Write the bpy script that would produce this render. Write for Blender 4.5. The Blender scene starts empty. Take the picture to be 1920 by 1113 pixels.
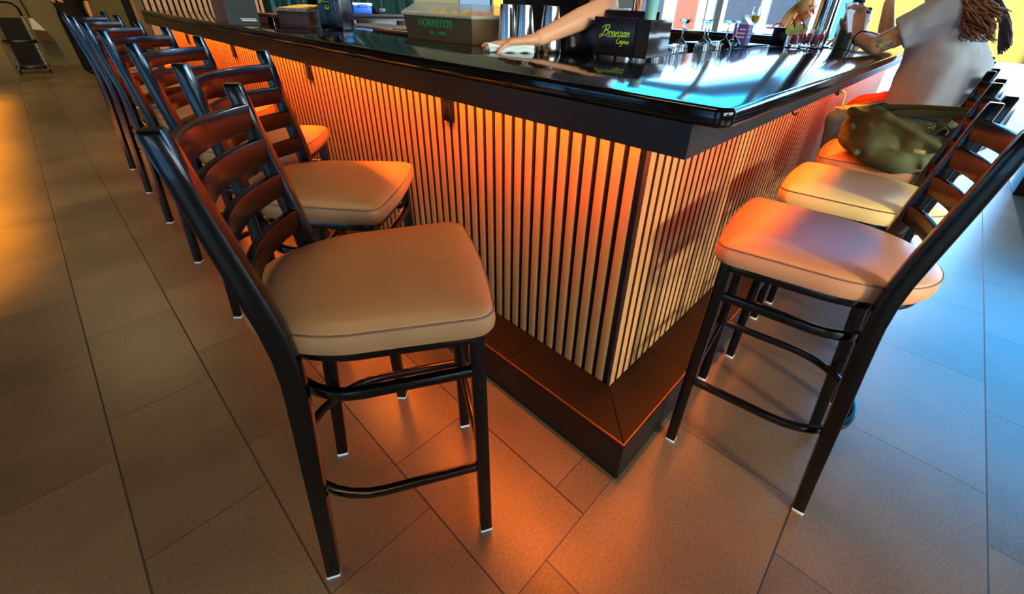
import bpy, bmesh, math, random
from mathutils import Vector, Matrix, noise
random.seed(7)
C = bpy.context.scene.collection
PI = math.pi
V = Vector
# ------------------------------------------------------------------ helpers
def lin(c):
    return tuple((x/12.92 if x <= .04045 else ((x+.055)/1.055)**2.4) for x in c)
def nn(nt, t, **k):
    n = nt.nodes.new(t)
    for a, b in k.items():
        if a.startswith('i_'): n.inputs[a[2:].replace('_', ' ')].default_value = b
        else: setattr(n, a, b)
    return n
def mat(name, col, rough=.5, metal=0., col2=None, scale=20., stretch=(1,1,1), bump=0., spec=.5, coat=0., rough2=None, trans=0., ior=1.45, sub=0., alpha=1., detail=4.):
    m = bpy.data.materials.new(name); m.use_nodes = True; nt = m.node_tree
    b = nt.nodes['Principled BSDF']
    b.inputs['Roughness'].default_value = rough; b.inputs['Metallic'].default_value = metal
    b.inputs['Specular IOR Level'].default_value = spec; b.inputs['Coat Weight'].default_value = coat
    b.inputs['Coat Roughness'].default_value = .08
    b.inputs['Transmission Weight'].default_value = trans; b.inputs['IOR'].default_value = ior
    b.inputs['Subsurface Weight'].default_value = sub; b.inputs['Alpha'].default_value = alpha
    tc = nn(nt, 'ShaderNodeTexCoord'); mp = nn(nt, 'ShaderNodeMapping'); mp.inputs['Scale'].default_value = stretch
    no = nn(nt, 'ShaderNodeTexNoise'); no.inputs['Scale'].default_value = scale; no.inputs['Detail'].default_value = detail
    nt.links.new(tc.outputs['Object'], mp.inputs[0]); nt.links.new(mp.outputs[0], no.inputs['Vector'])
    mx = nn(nt, 'ShaderNodeMix', data_type='RGBA'); c2 = col2 or tuple(min(1, x*1.12) for x in col)
    mx.inputs[6].default_value = (*lin(col), 1); mx.inputs[7].default_value = (*lin(c2), 1)
    nt.links.new(no.outputs['Fac'], mx.inputs[0]); nt.links.new(mx.outputs[2], b.inputs['Base Color'])
    if rough2 is not None:
        mr = nn(nt, 'ShaderNodeMapRange'); mr.inputs['To Min'].default_value = rough; mr.inputs['To Max'].default_value = rough2
        nt.links.new(no.outputs['Fac'], mr.inputs['Value']); nt.links.new(mr.outputs[0], b.inputs['Roughness'])
    if bump:
        bu = nn(nt, 'ShaderNodeBump'); bu.inputs['Strength'].default_value = bump; bu.inputs['Distance'].default_value = .002
        nt.links.new(no.outputs['Fac'], bu.inputs['Height']); nt.links.new(bu.outputs[0], b.inputs['Normal'])
    return m
def emis(name, col, s):
    m = bpy.data.materials.new(name); m.use_nodes = True; b = m.node_tree.nodes['Principled BSDF']
    b.inputs['Base Color'].default_value = (*lin(col), 1); b.inputs['Emission Color'].default_value = (*lin(col), 1); b.inputs['Emission Strength'].default_value = s
    return m
def tag(o, label=None, cat=None, group=None, kind=None):
    if label: o['label'] = label
    if cat: o['category'] = cat
    if group: o['group'] = group
    if kind: o['kind'] = kind
    return o
def wloc(o):
    l = V((0,0,0))
    while o: l = l + o.location; o = o.parent
    return l
def thing(name, label, cat, loc=(0,0,0), rz=0, group=None):
    o = bpy.data.objects.new(name, None); C.objects.link(o); o.location = loc; o.rotation_euler = (0,0,rz); o.empty_display_size = .1
    return tag(o, label, cat, group)
def meshobj(name, me, m, parent=None, world=False):
    if parent is not None and world: me.transform(Matrix.Translation(-wloc(parent)))
    if m is not None:
        me.materials.clear(); me.materials.append(m)
    o = bpy.data.objects.new(name, me); C.objects.link(o)
    if parent is not None: o.parent = parent
    return o
def obj(name, bm, m, parent=None, smooth=35, world=False, label=None):
    bmesh.ops.recalc_face_normals(bm, faces=bm.faces)
    me = bpy.data.meshes.new(name); bm.to_mesh(me); bm.free()
    if smooth:
        for p in me.polygons: p.use_smooth = True
        me.set_sharp_from_angle(angle=math.radians(smooth))
    o = meshobj(name, me, m, parent, world)
    if label: o['label'] = label
    return o
def solo(name, bm, m, label, cat, group=None, smooth=35, loc=None, kind=None):
    """one mesh thing; vertices given in world space, origin moved to its base"""
    o = obj(name, bm, m, None, smooth)
    if loc is None:
        vs = [v.co for v in o.data.vertices]
        loc = V((sum(v.x for v in vs)/len(vs), sum(v.y for v in vs)/len(vs), min(v.z for v in vs)))
    o.data.transform(Matrix.Translation(-V(loc))); o.location = loc
    return tag(o, label, cat, group, kind)
def struct(name, bm, m, smooth=0): return tag(obj(name, bm, m, None, smooth), kind='structure')
def B(): return bmesh.new()
def box(bm, a, b, bev=0, M=None):
    x0,y0,z0 = a; x1,y1,z1 = b
    t = bmesh.new(); bmesh.ops.create_cube(t, size=1)
    for v in t.verts: v.co = V((x0+(v.co.x+.5)*(x1-x0), y0+(v.co.y+.5)*(y1-y0), z0+(v.co.z+.5)*(z1-z0)))
    if bev: bmesh.ops.bevel(t, geom=t.edges[:], offset=bev, segments=2, profile=.5, affect='EDGES')
    if M is not None: t.transform(M)
    merge(bm, t)
def merge(bm, t):
    me = bpy.data.meshes.new('tmp'); t.to_mesh(me); t.free(); bm.from_mesh(me); bpy.data.meshes.remove(me)
def loft(bm, rings, closed=True, caps=True):
    R = [[bm.verts.new(p) for p in r] for r in rings]
    for a, b in zip(R[:-1], R[1:]):
        n = len(a)
        for i in range(n if closed else n-1):
            j = (i+1) % n
            try: bm.faces.new((a[i], a[j], b[j], b[i]))
            except ValueError: pass
    if caps:
        for r in (R[0], R[-1]):
            if len(r) > 2:
                try: bm.faces.new(r)
                except ValueError: pass
    return R
def rect(w, h, r=0):
    if not r: return [(-w/2,-h/2),(w/2,-h/2),(w/2,h/2),(-w/2,h/2)]
    o = []
    for cx, cy, a0 in ((w/2-r,-h/2+r,-90),(w/2-r,h/2-r,0),(-w/2+r,h/2-r,90),(-w/2+r,-h/2+r,180)):
        for k in range(3): a = math.radians(a0+45*k); o.append((cx+r*math.cos(a), cy+r*math.sin(a)))
    return o
def circ(r, n=10): return [(r*math.cos(2*PI*i/n), r*math.sin(2*PI*i/n)) for i in range(n)]
def sweep(bm, pts, sec, closed=False, up=(0,0,1), caps=True, scale=None):
    """sec x runs along side vector (tangent x up), sec y along up"""
    pts = [V(p) for p in pts]; n = len(pts); rings = []; up = V(up)
    for i, p in enumerate(pts):
        if closed: t = pts[(i+1) % n]-pts[i-1]
        else: t = pts[min(i+1, n-1)]-pts[max(i-1, 0)]
        t.normalize(); s = t.cross(up)
        if s.length < 1e-4: s = t.cross(V((1,0,.01)))
        s.normalize(); u = s.cross(t).normalized(); k = scale[i] if scale else 1
        rings.append([p+s*(a*k)+u*(b*k) for a, b in sec])
    if closed: loft(bm, rings+[rings[0]], True, False); bmesh.ops.remove_doubles(bm, verts=bm.verts, dist=1e-6)
    else: loft(bm, rings, True, caps)
def tube(bm, pts, r, n=8, closed=False, scale=None): sweep(bm, pts, circ(r, n), closed, (0.013,.02,1), True, scale)
def lathe(bm, prof, c=(0,0,0), n=24, caps=True, M=None):
    t = bmesh.new()
    loft(t, [[V((r*math.cos(2*PI*i/n), r*math.sin(2*PI*i/n), z)) for i in range(n)] for r, z in prof], True, caps)
    if M is not None: t.transform(M)
    t.transform(Matrix.Translation(V(c))); merge(bm, t)
def prism(bm, poly, z0, z1):
    loft(bm, [[V((x,y,z0)) for x, y in poly], [V((x,y,z1)) for x, y in poly]], True, True)
def ball(bm, c, r, M=None, seg=16):
    t = bmesh.new(); bmesh.ops.create_uvsphere(t, u_segments=seg, v_segments=max(6, seg//2), radius=1)
    rr = (r,r,r) if isinstance(r, (int,float)) else r
    t.transform(Matrix.Diagonal((*rr,1)))
    if M is not None: t.transform(M)
    t.transform(Matrix.Translation(V(c))); merge(bm, t)
def basis(x, z):
    x = V(x).normalized(); z = V(z); y = z.cross(x).normalized(); z = x.cross(y)
    return Matrix(((x.x,y.x,z.x,0),(x.y,y.y,z.y,0),(x.z,y.z,z.z,0),(0,0,0,1)))
# organic union -----------------------------------------------------------
def cap(bm, p0, p1, r0, r1=None, flat=None, k=1., ends=True):
    p0, p1 = V(p0), V(p1); r1 = r0 if r1 is None else r1; ax = (p1-p0)
    L = ax.length; ax = ax.normalized() if L > 1e-6 else V((0,0,1))
    t = bmesh.new(); bmesh.ops.create_uvsphere(t, u_segments=16, v_segments=12, radius=1)
    q = V((0,0,1)).rotation_difference(ax); n = V(flat).normalized() if flat is not None else None
    for v in t.verts:
        d = v.co.copy(); hi = d.z > 0
        if not ends: d.z = 0 if abs(d.z) < .99 else d.z*0
        d = q @ d
        if n is not None: d = d - n*(d.dot(n)*(1-k))
        v.co = (p1+d*r1) if hi else (p0+d*r0)
    merge(bm, t)
def stack(bm, rings, n=28):
    """rings: (cx,cy,cz,rx,ry) horizontal ellipses"""
    t = bmesh.new(); loft(t, [[V((cx+rx*math.cos(2*PI*i/n), cy+ry*math.sin(2*PI*i/n), cz)) for i in range(n)] for cx,cy,cz,rx,ry in rings]); merge(bm, t)
def fuse(name, bm, voxel, m, parent, it=6, world=True, wrinkle=0., wscale=9., label=None, dec=None):
    bmesh.ops.recalc_face_normals(bm, faces=bm.faces)
    me = bpy.data.meshes.new(name); bm.to_mesh(me); bm.free(); o = bpy.data.objects.new(name, me); C.objects.link(o)
    r = o.modifiers.new('r', 'REMESH'); r.mode = 'VOXEL'; r.voxel_size = voxel
    s = o.modifiers.new('s', 'SMOOTH'); s.iterations = it; s.factor = .5
    dg = bpy.context.evaluated_depsgraph_get(); me2 = bpy.data.meshes.new_from_object(o.evaluated_get(dg))
    bpy.data.objects.remove(o); bpy.data.meshes.remove(me); me2.name = name
    if wrinkle:
        ns = [v.normal.copy() for v in me2.vertices]
        for v, nrm in zip(me2.vertices, ns):
            p = v.co*wscale; a = noise.noise(V((p.x*1.3, p.y*1.3, p.z*.6)))+.5*noise.noise(p*2.3)
            v.co += nrm*(a*wrinkle)
    for p in me2.polygons: p.use_smooth = True
    o = meshobj(name, me2, m, parent, world and parent is not None)
    if label: o['label'] = label
    return o
def text_mesh(s, size, ext=.0006, shear=0.):
    c = bpy.data.curves.new('t', 'FONT'); c.body = s; c.size = size; c.extrude = ext; c.align_x = 'CENTER'; c.align_y = 'CENTER'; c.shear = shear; c.resolution_u = 3
    o = bpy.data.objects.new('t', c); C.objects.link(o); dg = bpy.context.evaluated_depsgraph_get()
    me = bpy.data.meshes.new_from_object(o.evaluated_get(dg)); bpy.data.objects.remove(o); bpy.data.curves.remove(c); return me
def copy_tree(o, parent=None):
    c = o.copy(); C.objects.link(c)
    if parent is not None: c.parent = parent
    for ch in list(o.children): copy_tree(ch, c)
    return c
# ------------------------------------------------------------------ camera
H = 1.3
Rw = Matrix(((.6802,-.3508,.6436),(-.7321,-.3698,.5721),(.0373,-.8604,-.5083)))
FPX, CX, CY = 791.33, 1000.34, 482.56
cd = bpy.data.cameras.new('camera'); cam = bpy.data.objects.new('camera', cd); C.objects.link(cam); bpy.context.scene.camera = cam
cd.sensor_width = 36; cd.sensor_fit = 'HORIZONTAL'; cd.lens = FPX/1920*36
cd.shift_x = (960-CX)/1920; cd.shift_y = (CY-556.5)/1920; cd.clip_start = .02; cd.clip_end = 300
rx, ry, rz = Rw @ V((1,0,0)), Rw @ V((0,-1,0)), Rw @ V((0,0,-1))
rx.normalize(); ry = (ry-rx*ry.dot(rx)).normalized(); rz = rx.cross(ry)
cam.matrix_world = Matrix(((rx.x,ry.x,rz.x,0),(rx.y,ry.y,rz.y,0),(rx.z,ry.z,rz.z,H),(0,0,0,1)))
# ------------------------------------------------------------------ materials
M_ = {}
M_['black_metal'] = mat('black_powder_coated_metal', (.016,.015,.018), .21, 0, (.03,.028,.033), 60, bump=.08, spec=.5, coat=.25)
M_['mahogany'] = mat('mahogany_wood', (.035,.011,.008), .27, 0, (.085,.028,.014), 9, (1,1,6), coat=.15, spec=.35)
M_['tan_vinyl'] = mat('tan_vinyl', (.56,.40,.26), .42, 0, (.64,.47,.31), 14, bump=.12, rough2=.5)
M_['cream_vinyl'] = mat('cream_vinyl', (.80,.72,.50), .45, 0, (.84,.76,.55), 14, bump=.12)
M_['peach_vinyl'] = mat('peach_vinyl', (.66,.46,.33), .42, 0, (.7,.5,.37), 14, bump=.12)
M_['stitch'] = mat('vinyl_seam', (.40,.27,.18), .6)
M_['glide'] = mat('pale_plastic', (.75,.76,.78), .5)
M_['oak'] = mat('oak_slat_wood', (.54,.37,.21), .5, 0, (.70,.51,.31), 30, (1,1,.05), bump=.2, detail=8)
M_['felt'] = mat('black_felt', (.012,.010,.010), .95, 0, (.02,.018,.016), 80)
M_['black_lacquer'] = mat('black_lacquer', (.04,.035,.04), .085, 0, (.055,.05,.055), 12, (1,9,1), spec=.45, coat=.08)
M_['black_satin'] = mat('black_satin_paint', (.045,.04,.047), .38, 0, (.06,.055,.06), 20)
M_['step_tile'] = mat('dark_brown_step_tile', (.045,.025,.016), .3, 0, (.075,.042,.025), 60, (1,6,1), rough2=.42, spec=.3)
M_['gold'] = mat('brass_edge_trim', (.62,.42,.24), .35, 1)
M_['riser'] = mat('black_riser', (.02,.018,.02), .4, 0, (.03,.026,.028), 20)
M_['steel'] = mat('brushed_steel', (.72,.71,.70), .22, 1, (.8,.79,.78), 40, (1,1,12))
M_['chrome'] = mat('polished_chrome', (.80,.78,.77), .08, 1)
M_['dark_steel'] = mat('bronze_tinted_steel', (.52,.42,.30), .38, .7, (.58,.47,.34), 30, (1,1,10))
M_['acrylic'] = mat('clear_acrylic', (.93,.96,.96), .05, 0, (.95,.97,.97), trans=.9, ior=1.2)
M_['smoky_acrylic'] = mat('smoky_acrylic', (.16,.15,.17), .06, 0, (.2,.19,.21), trans=.35, ior=1.3)
M_['glass'] = mat('clear_glass', (.96,.98,1), .01, 0, (.97,.99,1), trans=1., ior=1.45)
M_['black_plastic'] = mat('black_plastic', (.035,.03,.04), .22, 0, (.05,.045,.055), 30)
M_['wine_plastic'] = mat('dark_plum_box_plastic', (.10,.065,.095), .25, 0, (.12,.08,.11), 20)
M_['lime'] = mat('lime_print', (.68,.80,.16), .5)
M_['green'] = mat('green_print', (.08,.62,.36), .5)
M_['navy'] = mat('navy_print', (.1,.16,.3), .5)
M_['white'] = mat('white_paper', (.86,.88,.88), .7)
M_['terry'] = mat('pale_terry_cloth', (.80,.88,.88), .9, 0, (.9,.95,.95), 120, bump=.6)
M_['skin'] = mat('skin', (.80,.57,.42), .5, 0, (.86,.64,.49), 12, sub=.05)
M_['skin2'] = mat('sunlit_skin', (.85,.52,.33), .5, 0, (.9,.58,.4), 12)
M_['black_cloth'] = mat('black_cloth', (.045,.04,.045), .85, 0, (.06,.055,.06), 90, bump=.2)
M_['grey_tee'] = mat('heather_grey_jersey', (.70,.71,.72), .9, 0, (.77,.78,.79), 160, bump=.25)
M_['pale_tee'] = mat('pale_jersey', (.80,.80,.80), .9, 0, (.86,.86,.86), 160, bump=.2)
M_['denim'] = mat('blue_denim', (.18,.36,.56), .9, 0, (.26,.46,.66), 200, bump=.3)
M_['red_cloth'] = mat('red_cloth', (.72,.13,.07), .85, 0, (.8,.18,.1), 120)
M_['auburn'] = mat('auburn_hair', (.40,.23,.14), .5, 0, (.58,.38,.25), 60, (1,1,.2), bump=.5)
M_['dark_hair'] = mat('dark_hair', (.10,.055,.05), .5, 0, (.17,.09,.08), 60, (1,1,.2), bump=.5)
M_['blond'] = mat('blond_hair', (.80,.60,.32), .5, 0, (.92,.75,.45), 60, (1,1,.1), bump=.5)
M_['olive'] = mat('olive_corduroy', (.30,.325,.22), .95, 0, (.34,.365,.25), 160, bump=.4)
M_['olive_dark'] = mat('olive_strap', (.27,.28,.19), .95, 0, (.31,.32,.22), 70, bump=.4)
M_['thermos'] = mat('dark_green_enamel', (.16,.24,.20), .35, 0, (.18,.26,.22), 30)
M_['teal_cloth'] = mat('teal_velvet', (.03,.22,.23), .9, 0, (.05,.28,.29), 10, (1,1,.2))
M_['teal_cup'] = mat('aqua_plastic', (.45,.69,.66), .3, 0, (.5,.73,.7), 8)
M_['blue'] = mat('blue_plastic', (.08,.40,.85), .4)
M_['wood_box'] = mat('walnut_wood', (.22,.12,.06), .4, 0, (.30,.17,.09), 12, (1,1,8))
M_['plaster'] = mat('olive_beige_plaster', (.50,.46,.33), .9, 0, (.55,.51,.37), 5, bump=.1)
M_['dark_wall'] = mat('dark_brown_paint', (.14,.11,.09), .8, 0, (.17,.13,.1), 4)
M_['ceiling'] = mat('dark_ceiling_paint', (.10,.085,.075), .9, 0, (.12,.1,.09), 4)
M_['purple'] = mat('violet_carton_board', (.42,.28,.72), .5, 0, (.5,.36,.8), 14)
M_['carton_blue'] = mat('pale_blue_carton_board', (.60,.74,.92), .5)
M_['orange'] = mat('orange_peel', (.95,.50,.10), .5, 0, (.98,.58,.16), 60, bump=.3)
M_['lemon'] = mat('lemon_peel', (.93,.80,.20), .5, 0, (.96,.85,.3), 60, bump=.3)
M_['lime_fruit'] = mat('lime_flesh', (.72,.80,.35), .5, 0, (.8,.87,.5), 40)
M_['juice'] = mat('yellow_juice', (.95,.80,.08), .2)
M_['berry'] = mat('red_berry_drink', (.72,.08,.12), .2, 0, (.85,.3,.3), 60)
M_['cable'] = mat('cream_cable', (.95,.90,.74), .5)
M_['stucco_yellow'] = mat('yellow_stucco', (.80,.63,.27), .9, 0, (.84,.67,.31), 2)
M_['stucco_white'] = mat('white_stucco', (.72,.73,.73), .9, 0, (.78,.78,.78), 2)
M_['stucco_red'] = mat('brick_red_paint', (.80,.38,.30), .9)
M_['facade_blue'] = mat('blue_painted_panel', (.30,.58,.85), .8)
M_['win_dark'] = mat('dark_shop_glass', (.22,.26,.32), .1, 0, (.3,.34,.4), 3)
# floor ------------------------------------------------------------------
def floor_mat():
    m = bpy.data.materials.new('floor_tiles'); m.use_nodes = True; nt = m.node_tree; b = nt.nodes['Principled BSDF']; L = nt.links.new
    tc = nn(nt, 'ShaderNodeTexCoord'); sp = nn(nt, 'ShaderNodeSeparateXYZ'); L(tc.outputs['Object'], sp.inputs[0])
    def mth(op, a, c=None):
        n = nn(nt, 'ShaderNodeMath', operation=op)
        for i, q in enumerate((a, c)):
            if q is None: continue
            if isinstance(q, (int,float)): n.inputs[i].default_value = q
            else: L(q, n.inputs[i])
        return n.outputs[0]
    X, Y = sp.outputs[0], sp.outputs[1]
    def zone(a, bb, a0, pa, b0, pb, off):
        k = mth('FLOOR', mth('DIVIDE', mth('SUBTRACT', a, a0), pa))
        u = mth('SUBTRACT', mth('SUBTRACT', a, a0), mth('MULTIPLY', k, pa))
        w = mth('SUBTRACT', mth('SUBTRACT', bb, b0), mth('MULTIPLY', k, off))
        kk = mth('FLOOR', mth('DIVIDE', w, pb)); v = mth('SUBTRACT', w, mth('MULTIPLY', kk, pb))
        du = mth('MINIMUM', u, mth('SUBTRACT', pa, u)); dv = mth('MINIMUM', v, mth('SUBTRACT', pb, v))
        g1 = mth('LESS_THAN', du, .0026); g2 = mth('LESS_THAN', dv, .0014)
        return mth('MAXIMUM', g1, g2), mth('ADD', mth('MULTIPLY', k, 7.13), mth('MULTIPLY', kk, 3.71))
    gl, il = zone(X, Y, -.2652, .3042, .481, .617, .193)
    gr, ir = zone(Y, X, .3315-.454*20, .454, .888+.205*20, .668, -.205) if False else zone(Y, X, .3315-.454*20, .454, .888-.205*21, .668, .205)
    z = mth('LESS_THAN', Y, .3315)
    def sel(f, p, q): return mth('ADD', mth('MULTIPLY', f, p), mth('MULTIPLY', mth('SUBTRACT', 1, f), q))
    g = sel(z, gr, gl); tid = sel(z, ir, il)
    wn = nn(nt, 'ShaderNodeTexWhiteNoise', noise_dimensions='1D'); L(tid, wn.inputs['W'])
    n1 = nn(nt, 'ShaderNodeTexNoise'); n1.inputs['Scale'].default_value = 120; n1.inputs['Detail'].default_value = 6
    n2 = nn(nt, 'ShaderNodeTexNoise'); n2.inputs['Scale'].default_value = 3.2; n2.inputs['Detail'].default_value = 5
    L(tc.outputs['Object'], n1.inputs['Vector']); L(tc.outputs['Object'], n2.inputs['Vector'])
    f = mth('ADD', mth('ADD', mth('MULTIPLY', n1.outputs['Fac'], .55), mth('MULTIPLY', n2.outputs['Fac'], .45)), mth('MULTIPLY', mth('SUBTRACT', wn.outputs['Value'], .5), .16))
    cr = nn(nt, 'ShaderNodeValToRGB'); L(f, cr.inputs[0])
    cr.color_ramp.elements[0].position = .3; cr.color_ramp.elements[0].color = (*lin((.285,.235,.18)), 1)
    cr.color_ramp.elements[1].position = .72; cr.color_ramp.elements[1].color = (*lin((.445,.37,.285)), 1)
    mx = nn(nt, 'ShaderNodeMix', data_type='RGBA'); L(g, mx.inputs[0]); L(cr.outputs[0], mx.inputs[6]); mx.inputs[7].default_value = (*lin((.10,.075,.06)), 1)
    L(mx.outputs[2], b.inputs['Base Color'])
    r = mth('ADD', mth('MULTIPLY', n2.outputs['Fac'], .06), mth('ADD', mth('MULTIPLY', g, .3), .27)); L(r, b.inputs['Roughness'])
    bu = nn(nt, 'ShaderNodeBump'); bu.inputs['Strength'].default_value = .5; bu.inputs['Distance'].default_value = .0015
    L(mth('SUBTRACT', mth('MULTIPLY', n1.outputs['Fac'], .12), g), bu.inputs['Height']); L(bu.outputs[0], b.inputs['Normal'])
    b.inputs['Specular IOR Level'].default_value = .6
    return m
bm = B(); box(bm, (-4.5,-6,-.1), (8,13,0)); struct('floor', bm, floor_mat())
# ------------------------------------------------------------------ room shell
bm = B(); box(bm, (-4.5,-6,5.5), (8,13,5.6)); struct('ceiling', bm, M_['ceiling'])
bm = B(); box(bm, (-4.5,12.8,0), (3,13,5.5)); struct('wall_back', bm, M_['plaster'])
bm = B()
for a, c in ((-6,-4.0),(-1.4,-.2),(2.0,2.8),(5.0,13)): box(bm, (-4.7,a,0), (-4.5,c,5.5))
box(bm, (-4.7,-6,2.3), (-4.5,13,5.6)); struct('wall_left', bm, M_['dark_wall'])
bm = B(); box(bm, (2.9,6.9,0), (3.1,12.8,5.5)); struct('wall_corridor', bm, M_['plaster'])
bm = B(); box(bm, (.95,6.7,0), (8,6.9,5.5)); struct('wall_bar', bm, M_['plaster'])
bm = B()   # street front with a row of openings
for a, c in ((-6,-4.6),(4.9,6.7)): box(bm, (8,a,0), (8.2,c,5.5))
box(bm, (8,-6,5.2), (8.2,6.7,5.6))
struct('wall_right', bm, M_['stucco_white'])
for i, (y, w) in enumerate(((-2.9,.10),(2.05,.14),(3.25,.10))):
    bm = B(); box(bm, (7.98,y-w/2,0), (8.16,y+w/2,5.2), .006); struct('trim_%d' % (i+1), bm, M_['black_satin'] if i == 0 else M_['stucco_white'])
bm = B()
for a, c in ((-4.7,-3.4),(-.6,.8),(4.8,8.2)): box(bm, (a,-6.2,0), (c,-6,5.5))
box(bm, (-4.7,-6.2,0), (8.2,-6,.9)); box(bm, (-4.7,-6.2,3.2), (8.2,-6,5.6)); struct('wall_front', bm, M_['dark_wall'])
def pane_mat():
    m = bpy.data.materials.new('window_glass'); m.use_nodes = True; nt = m.node_tree
    for n in list(nt.nodes): nt.nodes.remove(n)
    o = nn(nt, 'ShaderNodeOutputMaterial'); t = nn(nt, 'ShaderNodeBsdfTransparent'); g = nn(nt, 'ShaderNodeBsdfGlossy'); g.inputs['Roughness'].default_value = .02
    f = nn(nt, 'ShaderNodeFresnel'); f.inputs[0].default_value = 1.45; x = nn(nt, 'ShaderNodeMixShader')
    no = nn(nt, 'ShaderNodeTexNoise'); no.inputs['Scale'].default_value = 3; mr = nn(nt, 'ShaderNodeMix', data_type='RGBA')
    mr.inputs[6].default_value = (.93,.97,.97,1); mr.inputs[7].default_value = (.97,.99,.99,1)
    nt.links.new(no.outputs[0], mr.inputs[0]); nt.links.new(mr.outputs[2], t.inputs[0])
    nt.links.new(f.outputs[0], x.inputs[0]); nt.links.new(t.outputs[0], x.inputs[1]); nt.links.new(g.outputs[0], x.inputs[2]); nt.links.new(x.outputs[0], o.inputs[0]); return m
PANE = pane_mat()
for i, (a, c) in enumerate(((-3.4,-.6),(.8,4.8))):
    bm = B()
    for x in [a+(c-a)*k/3 for k in range(4)]: box(bm, (x-.03,-6.14,.9), (x+.03,-6.04,3.2))
    box(bm, (a,-6.14,.9), (c,-6.04,.96)); box(bm, (a,-6.14,3.14), (c,-6.04,3.2))
    w = struct('window_%d' % (i+1), bm, M_['black_satin'])
    bm = B(); box(bm, (a,-6.10,.96), (c,-6.095,3.14)); obj('pane', bm, PANE, w, 0)
for i, (a, c) in enumerate(((-4.0,-1.4),(-.2,2.0),(2.8,5.0))):
    bm = B()
    for y in (a, (a+c)/2, c): box(bm, (-4.64,y-.03,0), (-4.54,y+.03,2.3))
    box(bm, (-4.64,a,0), (-4.54,c,.06)); box(bm, (-4.64,a,2.24), (-4.54,c,2.3))
    w = struct('window_%d' % (i+3), bm, M_['black_satin'])
    bm = B(); box(bm, (-4.60,a,.06), (-4.595,c,2.24)); obj('pane', bm, PANE, w, 0)
bm = B(); box(bm, (-30,-6.2,-.12), (-4.7,40,-.02)); struct('ground_side', bm, mat('shaded_paving', (.62,.70,.72), .9, 0, (.68,.75,.77), 1.2))
bm = B(); box(bm, (-12,-14,-.1), (-11.6,20,3.4)); struct('wall_light_screen', bm, mat('cool_grey_render', (.55,.64,.67), .9, 0, (.6,.68,.71), 1.2))  # unseen wall added so the side windows face a dim cool tone
bm = B(); box(bm, (7.99,-4.6,2.95), (8.15,4.9,3.5), .006); struct('trim_5', bm, M_['stucco_white'])  # unseen header, deepened to darken the sky reflection on the counter
# street outside
bm = B(); box(bm, (8.2,-40,-.12), (60,40,-.02)); struct('ground_outside', bm, mat('pale_brick_paving', (.50,.50,.50), .85, 0, (.64,.64,.63), 1.2, (1,4,1), bump=.2))
bm = B(); box(bm, (-12,-40,-.12), (8.2,-6.2,-.02)); struct('ground_front', bm, mat('grey_paving', (.55,.55,.55), .9, 0, (.62,.62,.6), 1.2))
def facade(name, label, y0, y1, h, m, wins, x=30):
    t = thing(name, label, 'building', (x+2, (y0+y1)/2, -.02))
    bm = B(); box(bm, (x,y0,-.02), (x+4,y1,h)); obj('wall', bm, m, t, 0, True)
    for (a, c, z0, z1, mm) in wins:
        bm = B(); box(bm, (x-.12,a,z0), (x+.02,c,z1)); obj('shop_window' if mm == 'win_dark' else 'panel', bm, M_[mm], t, 0, True)
    return t
facade('building', 'yellow stuccoed building across the street', -3.2, 6.2, 4.6, M_['stucco_yellow'], [(-2.9,-2.0,.0,2.4,'win_dark'),(5.0,6.0,.2,2.4,'facade_blue')])
facade('building', 'white shopfront with blue band across the street', 6.3, 13.0, 4.8, M_['stucco_white'], [(7.0,9.2,1.0,2.6,'win_dark'),(9.8,12.4,1.0,2.6,'win_dark'),(6.6,12.8,2.9,3.4,'facade_blue')])
facade('building', 'white building with brick red panel beside the shopfront', 13.1, 22, 4.8, M_['stucco_white'], [(13.6,15.0,0,2.6,'stucco_red'),(16.0,18.2,.8,2.5,'win_dark'),(19,21,.8,2.5,'win_dark')])
# ------------------------------------------------------------------ the bar
PX, PY, ZS, ZB, ZA, ZT = .9734, .4843, .171, 1.048, 1.117, 1.155
FX, FY = .823, .3353
bar = thing('bar_counter', 'long black topped bar wrapped in vertical oak slats', 'bar', (PX, PY, 0))
def bp(name, bm, m, smooth=35, label=None): return obj(name, bm, m, bar, smooth, True, label)
bm = B()
t_ = .013
prism(bm, [(PX+t_,PY+t_),(5.30,PY+t_),(5.30,4.5),(5.0,4.5),(5.0,.80),(1.36,.80),(1.36,5.15),(2.1,5.15),(2.1,5.45),(PX+t_,5.45)], .0, ZA)
bp('core', bm, M_['felt'], 0)
M_['slat_edge'] = mat('dark_mdf_slat_edge', (.13,.11,.095), .8, 0, (.19,.165,.145), 60, (1,1,.1))
def slat_edges(o, ax):
    o.data.materials.append(M_['slat_edge'])
    for f_ in o.data.polygons:
        if abs(f_.normal[ax]) > .9: f_.material_index = 1
bm = B(); k = 0
y = PY+.032
while y < 5.42:
    box(bm, (PX,y,ZS), (PX+t_+.001,y+.0315,ZA), .0012); y += .0468
slat_edges(bp('slat_panel', bm, M_['oak'], 30, 'oak slats on the aisle side'), 1)
bm = B(); x = PX
while x < 5.27:
    box(bm, (x,PY,ZS), (x+.0300,PY+t_+.001,ZA), .0012); x += .0456
slat_edges(bp('slat_panel', bm, M_['oak'], 30, 'oak slats on the street side'), 0)
bm = B(); box(bm, (PX+.004,PY+.006,ZS), (PX+t_+.004,PY+.031,ZA)); bp('corner_post', bm, M_['black_satin'])
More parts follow.
